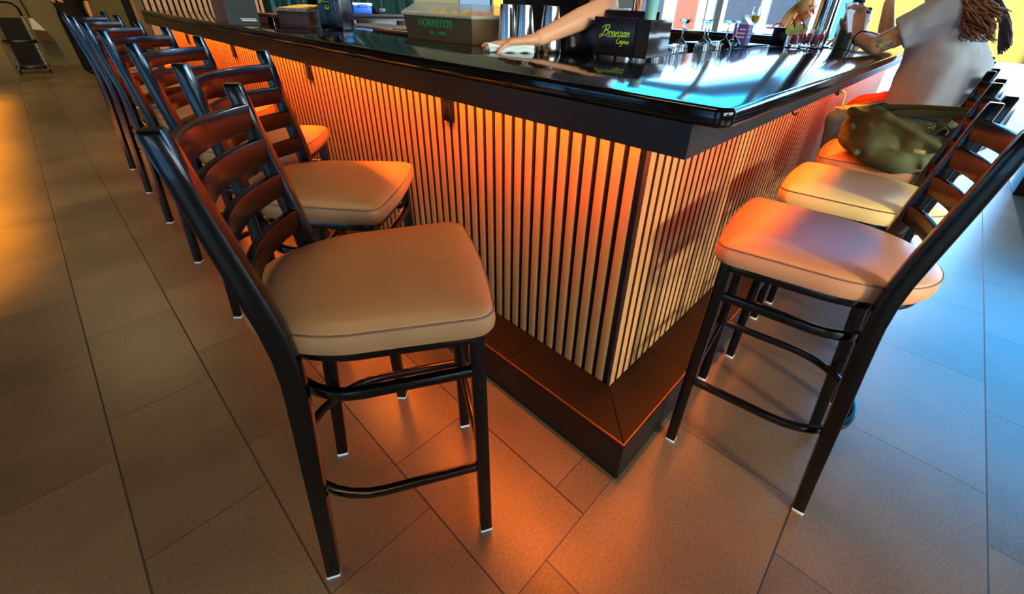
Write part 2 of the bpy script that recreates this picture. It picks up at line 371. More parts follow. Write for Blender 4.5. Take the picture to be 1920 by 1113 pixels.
# footrest step
SO = .165
bm = B(); prism(bm, [(PX-SO,PY-SO),(5.3,PY-SO),(5.3,PY+.02),(PX+.02,PY+.02),(PX+.02,5.45),(PX-SO,5.45)], 0, ZS-.012); bp('step_riser', bm, M_['riser'], 0)
bm = B()
g = .0012
def tile(poly): prism(bm, poly, ZS-.0115, ZS)
a = PX-SO+.004; c = PY-SO+.004
tile([(a,c+g*2),(PX+g*-1,PY+g),(PX+.0,PY+.0),(PX,.83-g),(a,.83-g)])
y = .83
while y < 5.4:
    tile([(a,y+g),(PX,y+g),(PX,min(y+.6,5.45)-g),(a,min(y+.6,5.45)-g)]); y += .6
tile([(a+g*2,c),(1.245-g,c),(1.245-g,PY),(PX+g,PY)])
x = 1.245
while x < 5.2:
    tile([(x+g,c),(min(x+.6,5.3)-g,c),(min(x+.6,5.3)-g,PY),(x+g,PY)]); x += .6
bp('step_tiles', bm, M_['step_tile'], 0)
bm = B()
sweep(bm, [(a-.002,5.45,ZS-.004),(a-.002,c-.002,ZS-.004),(5.3,c-.002,ZS-.004)], rect(.004,.009)); bp('step_trim', bm, M_['gold'], 0)
# fascia and top
bm = B()
prism(bm, [(FX,FY),(5.45,FY),(5.45,4.55),(5.425,4.55),(5.425,FY+.025),(FX+.025,FY+.025),(FX+.025,5.6),(FX,5.6)], ZB, ZA+.001); bp('fascia', bm, M_['black_satin'], 0)
def slab(poly, z0, z1, r):
    t = bmesh.new(); prism(t, poly, z0, z1); bmesh.ops.recalc_face_normals(t, faces=t.faces)
    es = [e for e in t.edges if abs(e.verts[0].co.z-e.verts[1].co.z) < 1e-5]
    bmesh.ops.bevel(t, geom=es, offset=r, segments=3, profile=.5, affect='EDGES'); merge(bm, t)
TY = .272
corner = [(FX+.035*(1-math.cos(q)), TY+.035*(1-math.sin(q))) for q in [math.radians(9*k) for k in range(11)]]
top_poly = [(FX,5.62)]+[(FX+.035-.035*math.cos(q), TY+.035-.035*math.sin(q)) for q in [math.radians(9*k) for k in range(11)]]
top_poly += [(5.5,TY),(5.5,4.6),(4.95,4.6),(4.95,.9),(1.74,.9),(1.74,1.08),(1.62,1.16),(1.47,1.6),(1.47,5.0),(2.2,5.0),(2.2,5.62)]
bm = B(); slab(top_poly, ZA, ZT, .009); bp('counter_top', bm, M_['black_lacquer'], 40)
bm = B(); box(bm, (1.75,.86,1.085), (4.94,1.30,1.10), .003); bp('glass_shelf', bm, M_['black_satin'])
LED = emis('amber_led_diffuser', (1,.42,.10), 6)
bm = B(); box(bm, (FX+.05,FY+.05,ZA-.010), (FX+.062,5.4,ZA-.001)); box(bm, (FX+.064,FY+.05,ZA-.010), (5.25,FY+.062,ZA-.001)); bp('led_strip', bm, LED, 0)
for y in (1.305,2.495,3.713,4.92):
    bm = B(); box(bm, (PX-.012,y-.028,.928), (PX+.002,y+.028,1.045), .003); o = bp('power_outlet', bm, M_['black_plastic'], 30)
    bm = B()
    for dz in (.0,.03):
        for dy in (-.009,.009): box(bm, (PX-.0135,y+dy-.003,.985+dz), (PX-.0115,y+dy+.003,.995+dz))
    obj('socket', bm, M_['steel'], o, 0, True)
bm = B(); box(bm, (3.22,PY-.012,.925), (3.28,PY+.002,1.03), .003); o = bp('power_outlet', bm, M_['black_plastic'], 30)
bm = B(); box(bm, (3.225,PY-.03,.928), (3.26,PY-.012,.945), .002); obj('charger_plug', bm, mat('green_plug_plastic', (.25,.6,.25), .4), o, 30, True)
for x in (2.113,2.943):
    bm = B(); tube(bm, [(x,PY-.002,.99),(x,PY-.03,.985),(x,PY-.04,.955),(x,PY-.05,.95),(x,PY-.056,.965)], .005); bp('bag_hook', bm, M_['black_metal'])
# ------------------------------------------------------------------ stools
def dring(s=1., n=17, a=.2, F=.205, Wd=.186, x0=-.03):
    p = [(F,l*Wd*s) for l in (-.92,0,.92)]
    p += [(F-.02,Wd*s),(F-.1,Wd*s)]
    for k in range(n): q = PI/2+PI*k/(n-1); p.append((x0+a*math.cos(q), Wd*s*math.sin(q)))
    p += [(F-.1,-Wd*s),(F-.02,-Wd*s)]
    return p
def seat_outline():
    F, Wc = .24, .213; o = []
    for k in range(9):
        l = -.175+.35*k/8; o.append((F+.010*(1-(l/.175)**2), l))
    for k in range(1,6): q = math.radians(90*k/6); o.append((F-.035+.035*math.cos(q), Wc-.035+.035*math.sin(q)))
    for k in range(5): f = k/4; o.append((F-.04-f*.20, Wc-f*.012))
    for k in range(1,24): q = PI/2+PI*k/24; o.append((.0+.240*math.cos(q), .201*math.sin(q)))
    for k in range(5): f = 1-k/4; o.append((F-.04-f*.20, -(Wc-f*.012)))
    for k in range(5,0,-1): q = math.radians(90*k/6); o.append((F-.035+.035*math.cos(q), -(Wc-.035+.035*math.sin(q))))
    return o
SO_ = seat_outline()
POST = [(0.0,.005,.033),(.15,.018,.034),(.30,.031,.036),(.45,.044,.038),(.57,.055,.039),(.64,.061,.040),(.70,.065,.040),(.76,.065,.040),(.82,.060,.040),(.88,.051,.039),(.94,.041,.037),(1.0,.031,.035),(1.07,.020,.032),(1.146,.008,.029)]
def post_f(z):
    for (a, f0, _), (b, f1, _) in zip(POST[:-1], POST[1:]):
        if a <= z <= b: return f0+(f1-f0)*(z-a)/(b-a)
    return POST[-1][1]
LAT = .182; RF = -.205
def make_stool(vinyl):
    t = thing('bar_stool', 'x', 'bar stool')
    bm = B(); n = len(SO_)
    rings = [(.92,.738),(.975,.741),(.998,.752),(1.004,.768),(.998,.783),(.985,.791),(.955,.798),(.86,.805),(.65,.810),(.38,.813),(.12,.814)]
    loft(bm, [[V((f*s,l*s,z)) for f, l in SO_] for s, z in rings]); s_ = obj('seat', bm, vinyl, t, 50)
    bm = B(); tube(bm, [(f*.992,l*.992,.7885) for f, l in SO_], .0022, 6, True); obj('piping', bm, M_['stitch'], s_)
    bm = B(); sweep(bm, [(f*.88,l*.88,.727) for f, l in SO_], rect(.022,.022,.003), True); obj('seat_frame', bm, M_['black_metal'], t)
    bm = B(); prism(bm, [(f*.86,l*.86) for f, l in SO_], .728, .740); obj('seat_board', bm, M_['felt'], t)
    for s in (1,-1):
        bm = B(); sweep(bm, [(.205,s*LAT,.012),(.203,s*LAT*.995,.4),(.2,s*LAT*.985,.735)], rect(.032,.032,.004), up=(1,0,0)); lg = obj('leg', bm, M_['black_metal'], t)
        bm = B(); box(bm, (.189,s*LAT-.0155,0), (.221,s*LAT+.0155,.012), .002); obj('foot_glide', bm, M_['glide'], lg)
    for s in (1,-1):
        bm = B(); rings = []
        for z, f, d in POST[0:1]+POST[1:]:
            zz = max(z,.012); w = .029
            rings.append([V((RF+f+q, s*LAT+r, zz)) for q, r in rect(d, w, .004)])
        z, f, d = POST[-1]; rings.append([V((RF+f-.001+q*.85, s*LAT+r*.8, z+.006)) for q, r in rect(d, .029, .004)])
        loft(bm, rings); lg = obj('back_post', bm, M_['black_metal'], t, 40)
        bm = B(); box(bm, (RF+.004-.016,s*LAT-.0145,0), (RF+.004+.016,s*LAT+.0145,.012), .002); obj('foot_glide', bm, M_['glide'], lg)
    for zc in (1.090,1.022,.946,.860):
        bm = B(); f0 = RF+post_f(zc)+.004; h = .050; pts = []
        for k in range(13):
            l = -.174+.348*k/12; pts.append((f0-.046*(1-(l/.174)**2), l, zc))
        sweep(bm, pts, rect(.017,h,.004)); obj('back_slat', bm, M_['mahogany'], t, 40)
    for z, nm, s, hh in ((.30,'foot_ring',.2,.022),(.632,'side_ring',.155,.024)):
        bm = B(); pts = [(f,l,z) for f, l in dring(1., 17, s)]
        sweep(bm, pts, rect(.018,hh,.004), True); obj(nm, bm, M_['black_metal'], t)
    return t
stool_tan = make_stool(M_['tan_vinyl'])
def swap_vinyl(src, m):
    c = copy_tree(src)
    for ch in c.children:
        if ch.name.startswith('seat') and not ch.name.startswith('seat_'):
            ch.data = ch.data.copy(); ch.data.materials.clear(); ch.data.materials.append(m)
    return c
def pose(o, foot, ang, label, group):
    """foot = floor point of the back post on the chair's right-hand side"""
    a = math.radians(ang); f = V((math.cos(a), math.sin(a))); l = V((-math.sin(a), math.cos(a)))
    c_ = V(foot)+f*(-RF-.004)+l*LAT
    o.location = (c_.x, c_.y, 0); o.rotation_euler = (0,0,a); tag(o, label, None, group); return o
GL = 'stools along the aisle side of the bar'; GR = 'stools along the street side of the bar'
LS = [((.068,.715),-29.5,'tan seated ladder back stool angled away from the bar, showing its whole back'),
      ((.238,1.395),-47,'second tan bar stool from the slatted corner along the dim aisle'),
      ((.238,2.046),-43,'third tan bar stool from the slatted corner along the dim aisle'),
      ((.240,2.725),-46,'fourth tan bar stool from the slatted corner along the dim aisle'),
      ((.243,3.408),-44,'fifth tan bar stool from the slatted corner along the dim aisle'),
      ((.250,4.094),-42,'sixth tan bar stool from the slatted corner along the dim aisle'),
      ((.258,4.787),-42,'last tan bar stool of the dim aisle, by the end of the counter')]
st = []
for i, (p, a, lb) in enumerate(LS):
    o = stool_tan if i == 0 else copy_tree(stool_tan)
    pose(o, p, a, lb, GL); st.append(o)
def centre(o, x, y, ang, label, group):
    o.location = (x,y,0); o.rotation_euler = (0,0,math.radians(ang)); tag(o, label, None, group); return o
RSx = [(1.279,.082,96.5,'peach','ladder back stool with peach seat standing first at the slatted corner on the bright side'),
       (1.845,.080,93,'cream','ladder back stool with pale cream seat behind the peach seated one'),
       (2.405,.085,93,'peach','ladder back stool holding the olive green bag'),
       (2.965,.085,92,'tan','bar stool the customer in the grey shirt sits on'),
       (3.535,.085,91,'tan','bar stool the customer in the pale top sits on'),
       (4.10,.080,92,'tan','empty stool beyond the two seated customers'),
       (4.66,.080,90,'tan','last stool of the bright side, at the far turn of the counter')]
stool_by = {}
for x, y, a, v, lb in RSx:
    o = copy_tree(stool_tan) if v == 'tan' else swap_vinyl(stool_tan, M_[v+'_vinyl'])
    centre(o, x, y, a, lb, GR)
# ------------------------------------------------------------------ things on and behind the bar
def wtext(s, size, c, xdir, ndir, m, parent, name, shear=0, ext=.0004):
    me = text_mesh(s, size, ext, shear); me.transform(basis(xdir, ndir)); me.transform(Matrix.Translation(V(c))); return meshobj(name, me, m, parent, True)
def quad_box(bm, p0, xdir, w, d, z0, z1, bev=.003):
    """box with a front bottom corner at p0, width along xdir, depth along the horizontal normal away"""
    x = V((xdir[0],xdir[1],0)).normalized(); y = V((-x.y,x.x,0))
    M = Matrix(((x.x,y.x,0,p0[0]),(x.y,y.y,0,p0[1]),(0,0,1,0),(0,0,0,1)))
    box(bm, (0,0,z0), (w,d,z1), bev, M)
def frame_on(p0, xdir):
    x = V((xdir[0],xdir[1],0)).normalized(); y = V((-x.y,x.x,0)); return lambda a, b, z: V((p0[0],p0[1],0))+x*a+y*b+V((0,0,z)), x, y
# fruit caddy -------------------------------------------------------------
p0 = (1.240,1.978); xd = (.02,-.47)
t = thing('fruit_caddy', 'bronze steel garnish bin with clear lid and green lettering on the bar', 'garnish bin', (1.35,1.75,ZT))
at, ux, uy = frame_on(p0, xd); W_, D_ = .470, .235
bm = B()
loft(bm, [[at(a,b,z) for a, b in ((.012-o,.012-o),(W_-.012+o,.012-o),(W_-.012+o,D_-.012+o),(.012-o,D_-.012+o))] for z, o in ((ZT+.001,0),(ZT+.097,.010),(ZT+.097,.006),(ZT+.03,0.002))], True, True)
obj('bin', bm, M_['dark_steel'], t, 0, True)
bm = B()
loft(bm, [[at(a,b,z) for a, b in ((-o,-o),(W_+o,-o),(W_+o,D_+o),(-o,D_+o))] for z, o in ((ZT+.097,.004),(ZT+.103,.006),(ZT+.110,.003),(ZT+.148,-.045),(ZT+.146,-.047),(ZT+.108,0),(ZT+.099,0))], True, False)
R = [at(a,b,ZT+.147) for a, b in ((.046,.046),(W_-.046,.046),(W_-.046,D_-.046),(.046,D_-.046))]
bm.faces.new([bm.verts.new(p) for p in R]); lid = obj('lid', bm, M_['acrylic'], t, 0, True)
bm = B()
for a, b in ((0,0),(W_,0)): sweep(bm, [at(a,b+q,ZT+.103) for q in (0,D_)], rect(.008,.012,.002))
sweep(bm, [at(0,0,ZT+.103),at(W_,0,ZT+.103)], rect(.008,.012,.002)); obj('rim', bm, mat('frosted_lid_rim', (.80,.74,.66), .3), lid, 30, True)
wtext('HORNITOS', .046, at(.225,.0030,ZT+.070), ux, -uy, M_['green'], t, 'lettering')
wtext('TEQUILA  100%', .016, at(.235,.0065,ZT+.033), ux, -uy, M_['green'], t, 'lettering')
bm = B(); ball(bm, at(.225,.0098,ZT+.035), (.005,.011,.011)); bm.transform(Matrix.Identity(4)); obj('emblem', bm, M_['navy'], t, 30, True)
fr = [(.40,.07,.030,'orange'),(.345,.075,.029,'lemon'),(.41,.15,.030,'orange'),(.34,.16,.030,'orange'),(.27,.08,.028,'lemon'),(.20,.08,.028,'lemon'),(.27,.155,.029,'lemon'),(.13,.09,.028,'lemon')]
for i, (a, b, r, m) in enumerate(fr):
    c_ = at(a, b, ZT+.094); bm = B()
    lathe(bm, [(r*.02,-r*(1.1 if m=='lemon' else .95)),(r*.5,-r*.86),(r*.86,-r*.5),(r,0),(r*.86,r*.5),(r*.5,r*.86),(r*.02,r*(1.15 if m=='lemon' else .95))], c_, 16)
    lb = {'orange':'orange fruit among citrus under the clear lid of the bar garnish bin','lemon':'yellow lemon among citrus under the clear lid of the bar garnish bin'}[m]
    solo(m, bm, M_[m], lb, 'fruit', 'citrus in the garnish bin' if m == 'orange' else 'lemons in the garnish bin')
# inverted shaker tins ------------------------------------------------------
TIN = [(.0445,0),(.046,.003),(.0445,.006),(.043,.02),(.036,.10),(.031,.148),(.0305,.153),(.027,.155)]
for i, ((x, y), lb) in enumerate((((1.420,1.225),'steel shaker tin upside down beside the wiping hand'),((1.388,1.335),'middle one of three upturned steel shaker tins'),((1.400,1.445),'upturned steel shaker tin closest to the garnish bin'))):
    bm = B(); lathe(bm, TIN, (x,y,ZT), 32); solo('shaker_tin', bm, M_['steel'], lb, 'shaker', 'shaker tins', 30, (x,y,ZT))
# wiping cloth ---------------------------------------------------------------
bm = B()
xd = V((1.276-1.132,1.179-1.261,0)).normalized(); yd = V((-xd.y,xd.x,0)); n_ = 20
for layer, (z0, z1) in enumerate(((0,.013),(.013,.026))):
    rings = []
    for i in range(n_+1):
        a = .168*i/n_-layer*.004; w0 = .105-.01*layer
        rings.append([V((1.134,1.262,0))+xd*a+yd*b+V((0,0,ZT+.001+z+.0022*math.sin(i*.9+b*40))) for b, z in ((0,z0),(-.004,(z0+z1)/2),(0,z1),(w0*.5,z1+.003),(w0,z1),(w0+.004,(z0+z1)/2),(w0,z0),(w0*.5,z0))])
    loft(bm, rings)
solo('wiping_cloth', bm, M_['terry'], 'folded pale blue cloth under the bartender\'s hand', 'cloth', None, 60)
# black caddies ----------------------------------------------------------------
p0 = (1.448,1.040); xd = (.022,-.17); at, ux, uy = frame_on(p0, xd); Zb = ZT+.004
t = thing('bar_caddy', 'dark plum napkin caddy with yellow-green script and clear side bins', 'caddy', (1.56,.95,ZT))
bm = B(); quad_box(bm, p0, xd, .166, .010, Zb, ZT+.128); quad_box(bm, at(0,.010,0)[:2], xd, .006, .20, Zb, ZT+.12); quad_box(bm, at(.160,.010,0)[:2], xd, .006, .20, Zb, ZT+.12)
quad_box(bm, at(0,.075,0)[:2], xd, .166, .006, Zb, ZT+.150); quad_box(bm, at(0,.2,0)[:2], xd, .166, .008, Zb, ZT+.150); quad_box(bm, at(0,0,0)[:2], xd, .166, .2, Zb, Zb+.006); obj('box', bm, M_['wine_plastic'], t, 30, True)
for a, b in ((.01,.01),(.155,.01),(.01,.19),(.155,.19)):
    bm = B(); lathe(bm, [(.006,0),(.007,.009)], at(a,b,ZT+.0005), 10); obj('foot', bm, M_['black_plastic'], t, 30, True)
bm = B()
for a0, b0, w, d in ((.168,0,.004,.21),(.168,.0,.05,.004),(.168,.206,.05,.004),(.214,0,.004,.21),(.168,0,.05,.21)):
    quad_box(bm, at(a0,b0,0)[:2], xd, w, d, Zb, Zb+.004 if (w > .04 and d > .1) else ZT+.125, .0006)
obj('side_bin', bm, M_['smoky_acrylic'], t, 0, True)
# script lettering drawn as strokes
def script(strokes, o, sx, sz, at_, r, name, parent):
    bm = B()
    for st_ in strokes:
        pts = []
        P = st_
        for i in range(len(P)-1):          # Catmull-Rom
            q0 = P[max(i-1,0)]; q1 = P[i]; q2 = P[i+1]; q3 = P[min(i+2,len(P)-1)]
            for k in range(5):
                u = k/5; pts.append(tuple(.5*((2*q1[j])+(-q0[j]+q2[j])*u+(2*q0[j]-5*q1[j]+4*q2[j]-q3[j])*u*u+(-q0[j]+3*q1[j]-3*q2[j]+q3[j])*u**3) for j in (0,1)))
        pts.append(P[-1])
        tube(bm, [at_(o[0]+sx*(x+.22*z), -.0006, o[1]+sz*z) for x, z in pts], r, 6)
    obj(name, bm, M_['lime'], parent, 60, True)
Bs = [[(.15,1.0),(.05,.5),(-.1,0),(-.35,-.25),(-.45,-.05),(-.2,.1)],[(-.35,.75),(-.1,1.0),(.35,1.1),(.55,.85),(.3,.6),(.0,.52),(.45,.5),(.55,.25),(.3,.0),(0,-.02)]]
def low(x): return [[(x+p,q) for p, q in s] for s in []]
L_ = {'r':[[(0,0),(.08,.42),(.12,.36),(.28,.4),(.26,.3)]],
 'a':[[(.34,.36),(.18,.42),(.02,.25),(.06,.02),(.22,.05),(.36,.38),(.34,.06),(.46,.02)]],
 'n':[[(0,0),(.07,.4),(.09,.22),(.25,.42),(.32,.35),(.30,.05),(.42,.03)]],
 's':[[(.30,.38),(.14,.42),(.08,.30),(.24,.16),(.22,.02),(.02,.02)]],
 'o':[[(.2,.42),(.04,.28),(.06,.04),(.24,.02),(.34,.24),(.2,.42),(.42,.36)]]}
S_ = list(Bs); x_ = .72
for ch, w in zip('ranson', (.36,.50,.48,.38,.46,.48)):
    S_ += [[(x_+p,q) for p, q in s] for s in L_[ch]]; x_ += w
S_ += [[(.5,-.12),(1.6,-.10),(3.2,-.02)]]
script(S_, (.042,ZT+.070), .031, .031, at, .0013, 'lettering', t)
S2 = [[(.3,.8),(0,.55),(-.05,.1),(.2,-.02),(.4,.12)]]; x_ = .42
S2 += [[(x_+p,q) for p, q in L_['o'][0]]]; x_ += .4
S2 += [[(x_+.3,.36),(x_+.1,.4),(x_+.04,.1),(x_+.28,.1),(x_+.32,.4),(x_+.2,-.4),(x_-.1,-.35)]]; x_ += .42
for ch in 'na': S2 += [[(x_+p,q) for p, q in s] for s in L_[ch]]; x_ += .44
S2 += [[(x_+.02,0),(x_+.1,.42)]]
script(S2, (.098,ZT+.046), .021, .021, at, .0009, 'lettering', t)
p1_ = (1.475,1.19)
bm = B(); quad_box(bm, p1_, xd, .135, .16, ZT+.001, ZT+.100, .004); o = solo('napkin_box', bm, M_['wine_plastic'], 'plain black box behind the wiping arm, next to the scripted caddy', 'box')
# things standing in the caddy
bm = B()
for k in range(9): quad_box(bm, at(.014,.085,0)[:2], xd, .06, .06, Zb+.1+k*.006, Zb+.105+k*.006, .001)
solo('napkin_stack', bm, M_['white'], 'small stack of white napkins in the scripted caddy', 'napkins')
for k in range(8):
    bm = B(); x_, y_ = .10+.006*(k % 4), .10+.012*(k//4)
    sweep(bm, [at(x_,y_,Zb+.007), at(x_+.004*(k % 3),y_+.004,Zb+.235)], rect(.004,.007,.001)); solo('stir_stick', bm, M_['orange'] if k % 2 else M_['mahogany'], 'wooden stir stick bundled upright in the scripted bar caddy', 'stirrer', 'stir sticks in the caddy')
bm = B()
c_ = at(.192,.05,0); lathe(bm, [(.018,Zb+.005),(.019,Zb+.10),(.0235,Zb+.24),(.025,Zb+.245),(.0225,Zb+.243),(.018,Zb+.1)], (c_.x,c_.y,0), 24, False)
lathe(bm, [(.001,Zb+.0045),(.018,Zb+.005)], (c_.x,c_.y,0), 24, False); solo('plastic_cup', bm, M_['teal_cup'], 'tall aqua plastic cup in the clear side bin of the caddy', 'cup')
# second dark caddy, walnut caddy, terminal ---------------------------------------
t = thing('menu_caddy', 'walnut caddy with angled metal lid full of yellow slips', 'caddy', (1.04,2.72,ZT))
at, ux, uy = frame_on((.985,2.80), (.11,-.19))
bm = B(); quad_box(bm, (.985,2.80), (.11,-.19), .19, .15, ZT+.001, ZT+.082, .003); obj('box', bm, M_['wood_box'], t, 30, True)
bm = B(); loft(bm, [[at(-.008,-.012,ZT+.082),at(.198,-.012,ZT+.082),at(.198,.16,ZT+.082),at(-.008,.16,ZT+.082)],[at(-.008,-.012,ZT+.096),at(.198,-.012,ZT+.096),at(.198,.16,ZT+.096),at(-.008,.16,ZT+.096)]]); ld = obj('tray', bm, M_['dark_steel'], t, 0, True)
bm = B()
for a in (.02,.08,.14,.18): ball(bm, at(a,-.013,ZT+.089), .003, None, 8)
obj('rivets', bm, M_['steel'], ld, 30, True)
for k in range(5):
    bm = B(); M = Matrix.Translation(at(.02+.02*k,.02+.012*k,ZT+.0965+.0036*k)) @ basis(ux, V((0,0,1))) @ Matrix.Rotation(.12*k-.2,4,'Z'); box(bm, (-.01,-.01,0), (.11,.085,.0032), .0005, M)
    solo('order_slip', bm, mat('yellow_slip_paper', (.92,.75,.32), .7, 0, (.95,.8,.4), 12), 'yellow paper slip fanned on the walnut caddy tray', 'paper', 'yellow slips on the walnut caddy', 0)
p0 = (1.115,2.585); xd = (.10,-.14); at, ux, uy = frame_on(p0, xd)
t = thing('bar_caddy', 'tall black caddy with lime logo beside the walnut caddy', 'caddy', (1.17,2.6,ZT))
bm = B(); quad_box(bm, p0, xd, .125, .13, ZT+.006, ZT+.20, .003); obj('box', bm, M_['black_plastic'], t, 30, True)
for a, b in ((.01,.01),(.115,.01),(.01,.12),(.115,.12)):
    bm = B(); lathe(bm, [(.006,0),(.007,.007)], at(a,b,ZT+.0005), 10); obj('foot', bm, M_['black_plastic'], t, 30, True)
bm = B()
for a in (.100,.112,.122): sweep(bm, [at(a,-.001,ZT+.02),at(a,-.001,ZT+.19)], rect(.0015,.0015)); 
obj('edge_strip', bm, M_['steel'], t, 0, True)
script(Bs+[[(.5,-.1),(1.3,.0)]], (.028,ZT+.135), .03, .03, at, .0018, 'lettering', t)
script(S2[:2], (.045,ZT+.10), .024, .024, at, .0014, 'lettering', t)
t = thing('point_of_sale_terminal', 'black till screen tilted on its stand behind the tall black caddy', 'till', (1.33,2.62,ZT))
M = Matrix.Translation((1.24,2.90,ZT+.19)) @ basis((.17,-.25,0), (-.75,-.45,.35))
bm = B(); box(bm, (-.02,-.13,-.02), (.24,.13,.012), .006, M); obj('screen', bm, M_['black_plastic'], t, 30, True)
bm = B(); box(bm, (1.27,2.74,ZT+.001), (1.39,2.90,ZT+.02), .004); sweep(bm, [(1.335,2.84,ZT+.02),(1.325,2.83,ZT+.18)], rect(.05,.03,.005), up=(1,0,0)); obj('stand', bm, M_['black_plastic'], t, 30, True)
# bar mat on the inner edge
bm = B(); box(bm, (1.33,1.995,ZT+.001), (1.46,2.44,ZT+.012), .003); box(bm, (1.335,2.0,ZT+.012), (1.34,2.435,ZT+.016)); box(bm, (1.45,2.0,ZT+.012), (1.455,2.435,ZT+.016)); solo('bar_mat', bm, M_['wood_box'], 'long brown bar mat running along the bartender\'s edge beside the garnish bin', 'mat')
# table tents
def tent(p, ang, w, h, m, label, lines):
    t = thing('menu_card', label, 'menu', (p[0],p[1],ZT), math.radians(ang))
    for s in (-1,1):
        bm = B(); M = Matrix.Translation((0,s*.034,0)) @ Matrix.Rotation(s*math.radians(11),4,'X'); box(bm, (-w/2,-.001,.0005), (w/2,.001,h), 0, M); pg = obj('page', bm, m, t, 0)
        if s == -1:
            bm = B()
            for x0, x1, z in lines: box(bm, (x0*w,-.0016,z*h), (x1*w,-.001,z*h+.004), 0, M)
            obj('printed_lines', bm, M_['white'], pg, 0)
tent((.905,3.10), -17, .155, .21, mat('dark_green_card', (.12,.16,.16), .5), 'dark green folded menu card standing on the bar', [(-.34,.34,.66),(-.24,.28,.61),(-.1,.4,.14),(-.06,.42,.10)])
tent((.925,3.42), -17, .15, .21, mat('brown_card', (.24,.13,.07), .5), 'brown folded menu card behind the dark green one', [(-.3,.3,.66),(-.25,.2,.6)])
t = thing('condiment_tray', 'low wooden rimmed tray with mirrored sides near the menu cards', 'tray', (1.05,3.0,ZT))
bm = B(); box(bm, (1.0,2.94,ZT+.045), (1.19,3.2,ZT+.06), .003); obj('rim', bm, M_['wood_box'], t, 30, True)
bm = B(); box(bm, (1.01,2.95,ZT+.001), (1.18,3.19,ZT+.045), .002); obj('bin', bm, M_['chrome'], t, 0, True)
# back bar -------------------------------------------------------------------------
t = thing('back_bar_cabinet', 'dark back bar cabinet in front of the teal curtain', 'cabinet', (3.0,5.75,0))
bm = B(); box(bm, (2.35,5.7,0), (4.6,6.15,1.12), .004); obj('body', bm, M_['wine_plastic'], t, 30, True)
bm = B(); box(bm, (2.32,5.66,1.12), (4.65,6.17,1.16), .004); obj('top', bm, M_['black_satin'], t, 30, True)
for k in range(4):
    bm = B(); box(bm, (2.37+.555*k,5.684,.1), (2.90+.555*k,5.7,1.09), .003); d = obj('door', bm, M_['wine_plastic'], t, 30, True)
    bm = B(); sweep(bm, [(2.86+.555*k,5.676,.85),(2.86+.555*k,5.676,1.0)], rect(.01,.01,.002), up=(1,0,0)); obj('handle', bm, M_['steel'], d, 30, True)
t = thing('blue_tub', 'blue plastic tub with white lid on the back bar', 'tub', (3.2,5.6,1.16))
bm = B(); box(bm, (2.90,5.7,1.161), (3.14,5.9,1.245), .006); obj('tub', bm, M_['blue'], t, 30, True)
bm = B(); box(bm, (2.89,5.69,1.245), (3.15,5.91,1.275), .006); obj('lid', bm, M_['white'], t, 30, True)
bm = B(); box(bm, (2.96,5.685,1.225), (3.08,5.7,1.262), .004); obj('latch', bm, M_['blue'], t, 30, True)
bm = B(); box(bm, (3.19,5.7,1.161), (3.33,5.82,1.225), .004); box(bm, (3.24,5.69,1.18), (3.29,5.70,1.21)); solo('card_reader', bm, M_['black_plastic'], 'small dark card machine beside the blue tub', 'card reader')
t = thing('ice_well', 'black equipment box behind the garnish bin', 'bin', (2.3,4.1,0))
bm = B(); box(bm, (2.05,3.5,0), (2.5,4.4,1.08), .006); obj('body', bm, M_['wine_plastic'], t, 30, True)
bm = B(); box(bm, (2.03,3.48,1.08), (2.52,4.42,1.11), .006); obj('lid', bm, M_['black_satin'], t, 30, True)
# slatted screen, curtain
t = thing('slat_screen', 'tall wood slat screen rising behind the menu cards', 'screen', (1.45,6.2,0))
bm = B(); box(bm, (.95,6.215,0), (2.05,6.26,4.2)); obj('backing', bm, M_['felt'], t, 0, True)
bm = B(); x = .955
while x < 2.03: box(bm, (x,6.19,1.02), (x+.032,6.216,4.2), .002); x += .0505
obj('slats', bm, M_['oak'], t, 0, True)
bm = B(); box(bm, (.95,6.18,.0), (2.05,6.216,1.02), .003); obj('plinth', bm, mat('pale_wood_board', (.62,.52,.36), .6, 0, (.7,.6,.42), 10, (1,1,8)), t, 0, True)
t = thing('curtain', 'teal velvet curtain hanging behind the back bar', 'curtain', (3.1,6.4,.02))
bm = B(); n_ = 120; rows = []
for z in (.03,3.05): rows.append([V((2.07+2.15*i/n_, 6.42+.05*math.sin(i*.62)+.02*math.sin(i*1.7), z)) for i in range(n_+1)]+[V((2.07+2.15*i/n_, 6.44+.05*math.sin(i*.62)+.02*math.sin(i*1.7), z)) for i in range(n_,-1,-1)])
loft(bm, rows); obj('fabric', bm, M_['teal_cloth'], t, 60, True)
bm = B(); tube(bm, [(2.06,6.43,3.08),(4.25,6.43,3.08)], .015); obj('rod', bm, M_['black_metal'], t, 30, True)
t = thing('order_screen', 'pale blue order screen behind the garnish bin', 'screen', (2.55,2.9,0))
bm = B(); box(bm, (2.60,2.87,1.16), (2.63,3.27,1.42), .004, None); obj('frame', bm, M_['black_plastic'], t, 30, True)
bm = B(); box(bm, (2.596,2.885,1.175), (2.60,3.255,1.405)); obj('display', bm, emis('lit_screen', (.50,.68,.85), .75), t, 0, True)
bm = B(); box(bm, (2.58,2.93,0), (2.7,3.21,1.02), .004); box(bm, (2.61,3.05,1.02), (2.64,3.09,1.2)); obj('stand', bm, M_['black_plastic'], t, 30, True)
t = thing('table_lamp', 'glowing amber lamp between the order screen and the bartender', 'lamp', (2.9,2.75,0))
bm = B(); lathe(bm, [(.075,1.20),(.085,1.30),(.075,1.44),(.05,1.47)], (2.98,3.14,0)); obj('lamp_shade', bm, emis('amber_lamp_glass', (1,.66,.2), 2.2), t, 40, True)
bm = B(); lathe(bm, [(.07,1.16),(.07,1.17),(.015,1.18),(.015,1.21)], (2.98,3.14,0)); obj('lamp_base', bm, M_['black_metal'], t, 40, True)
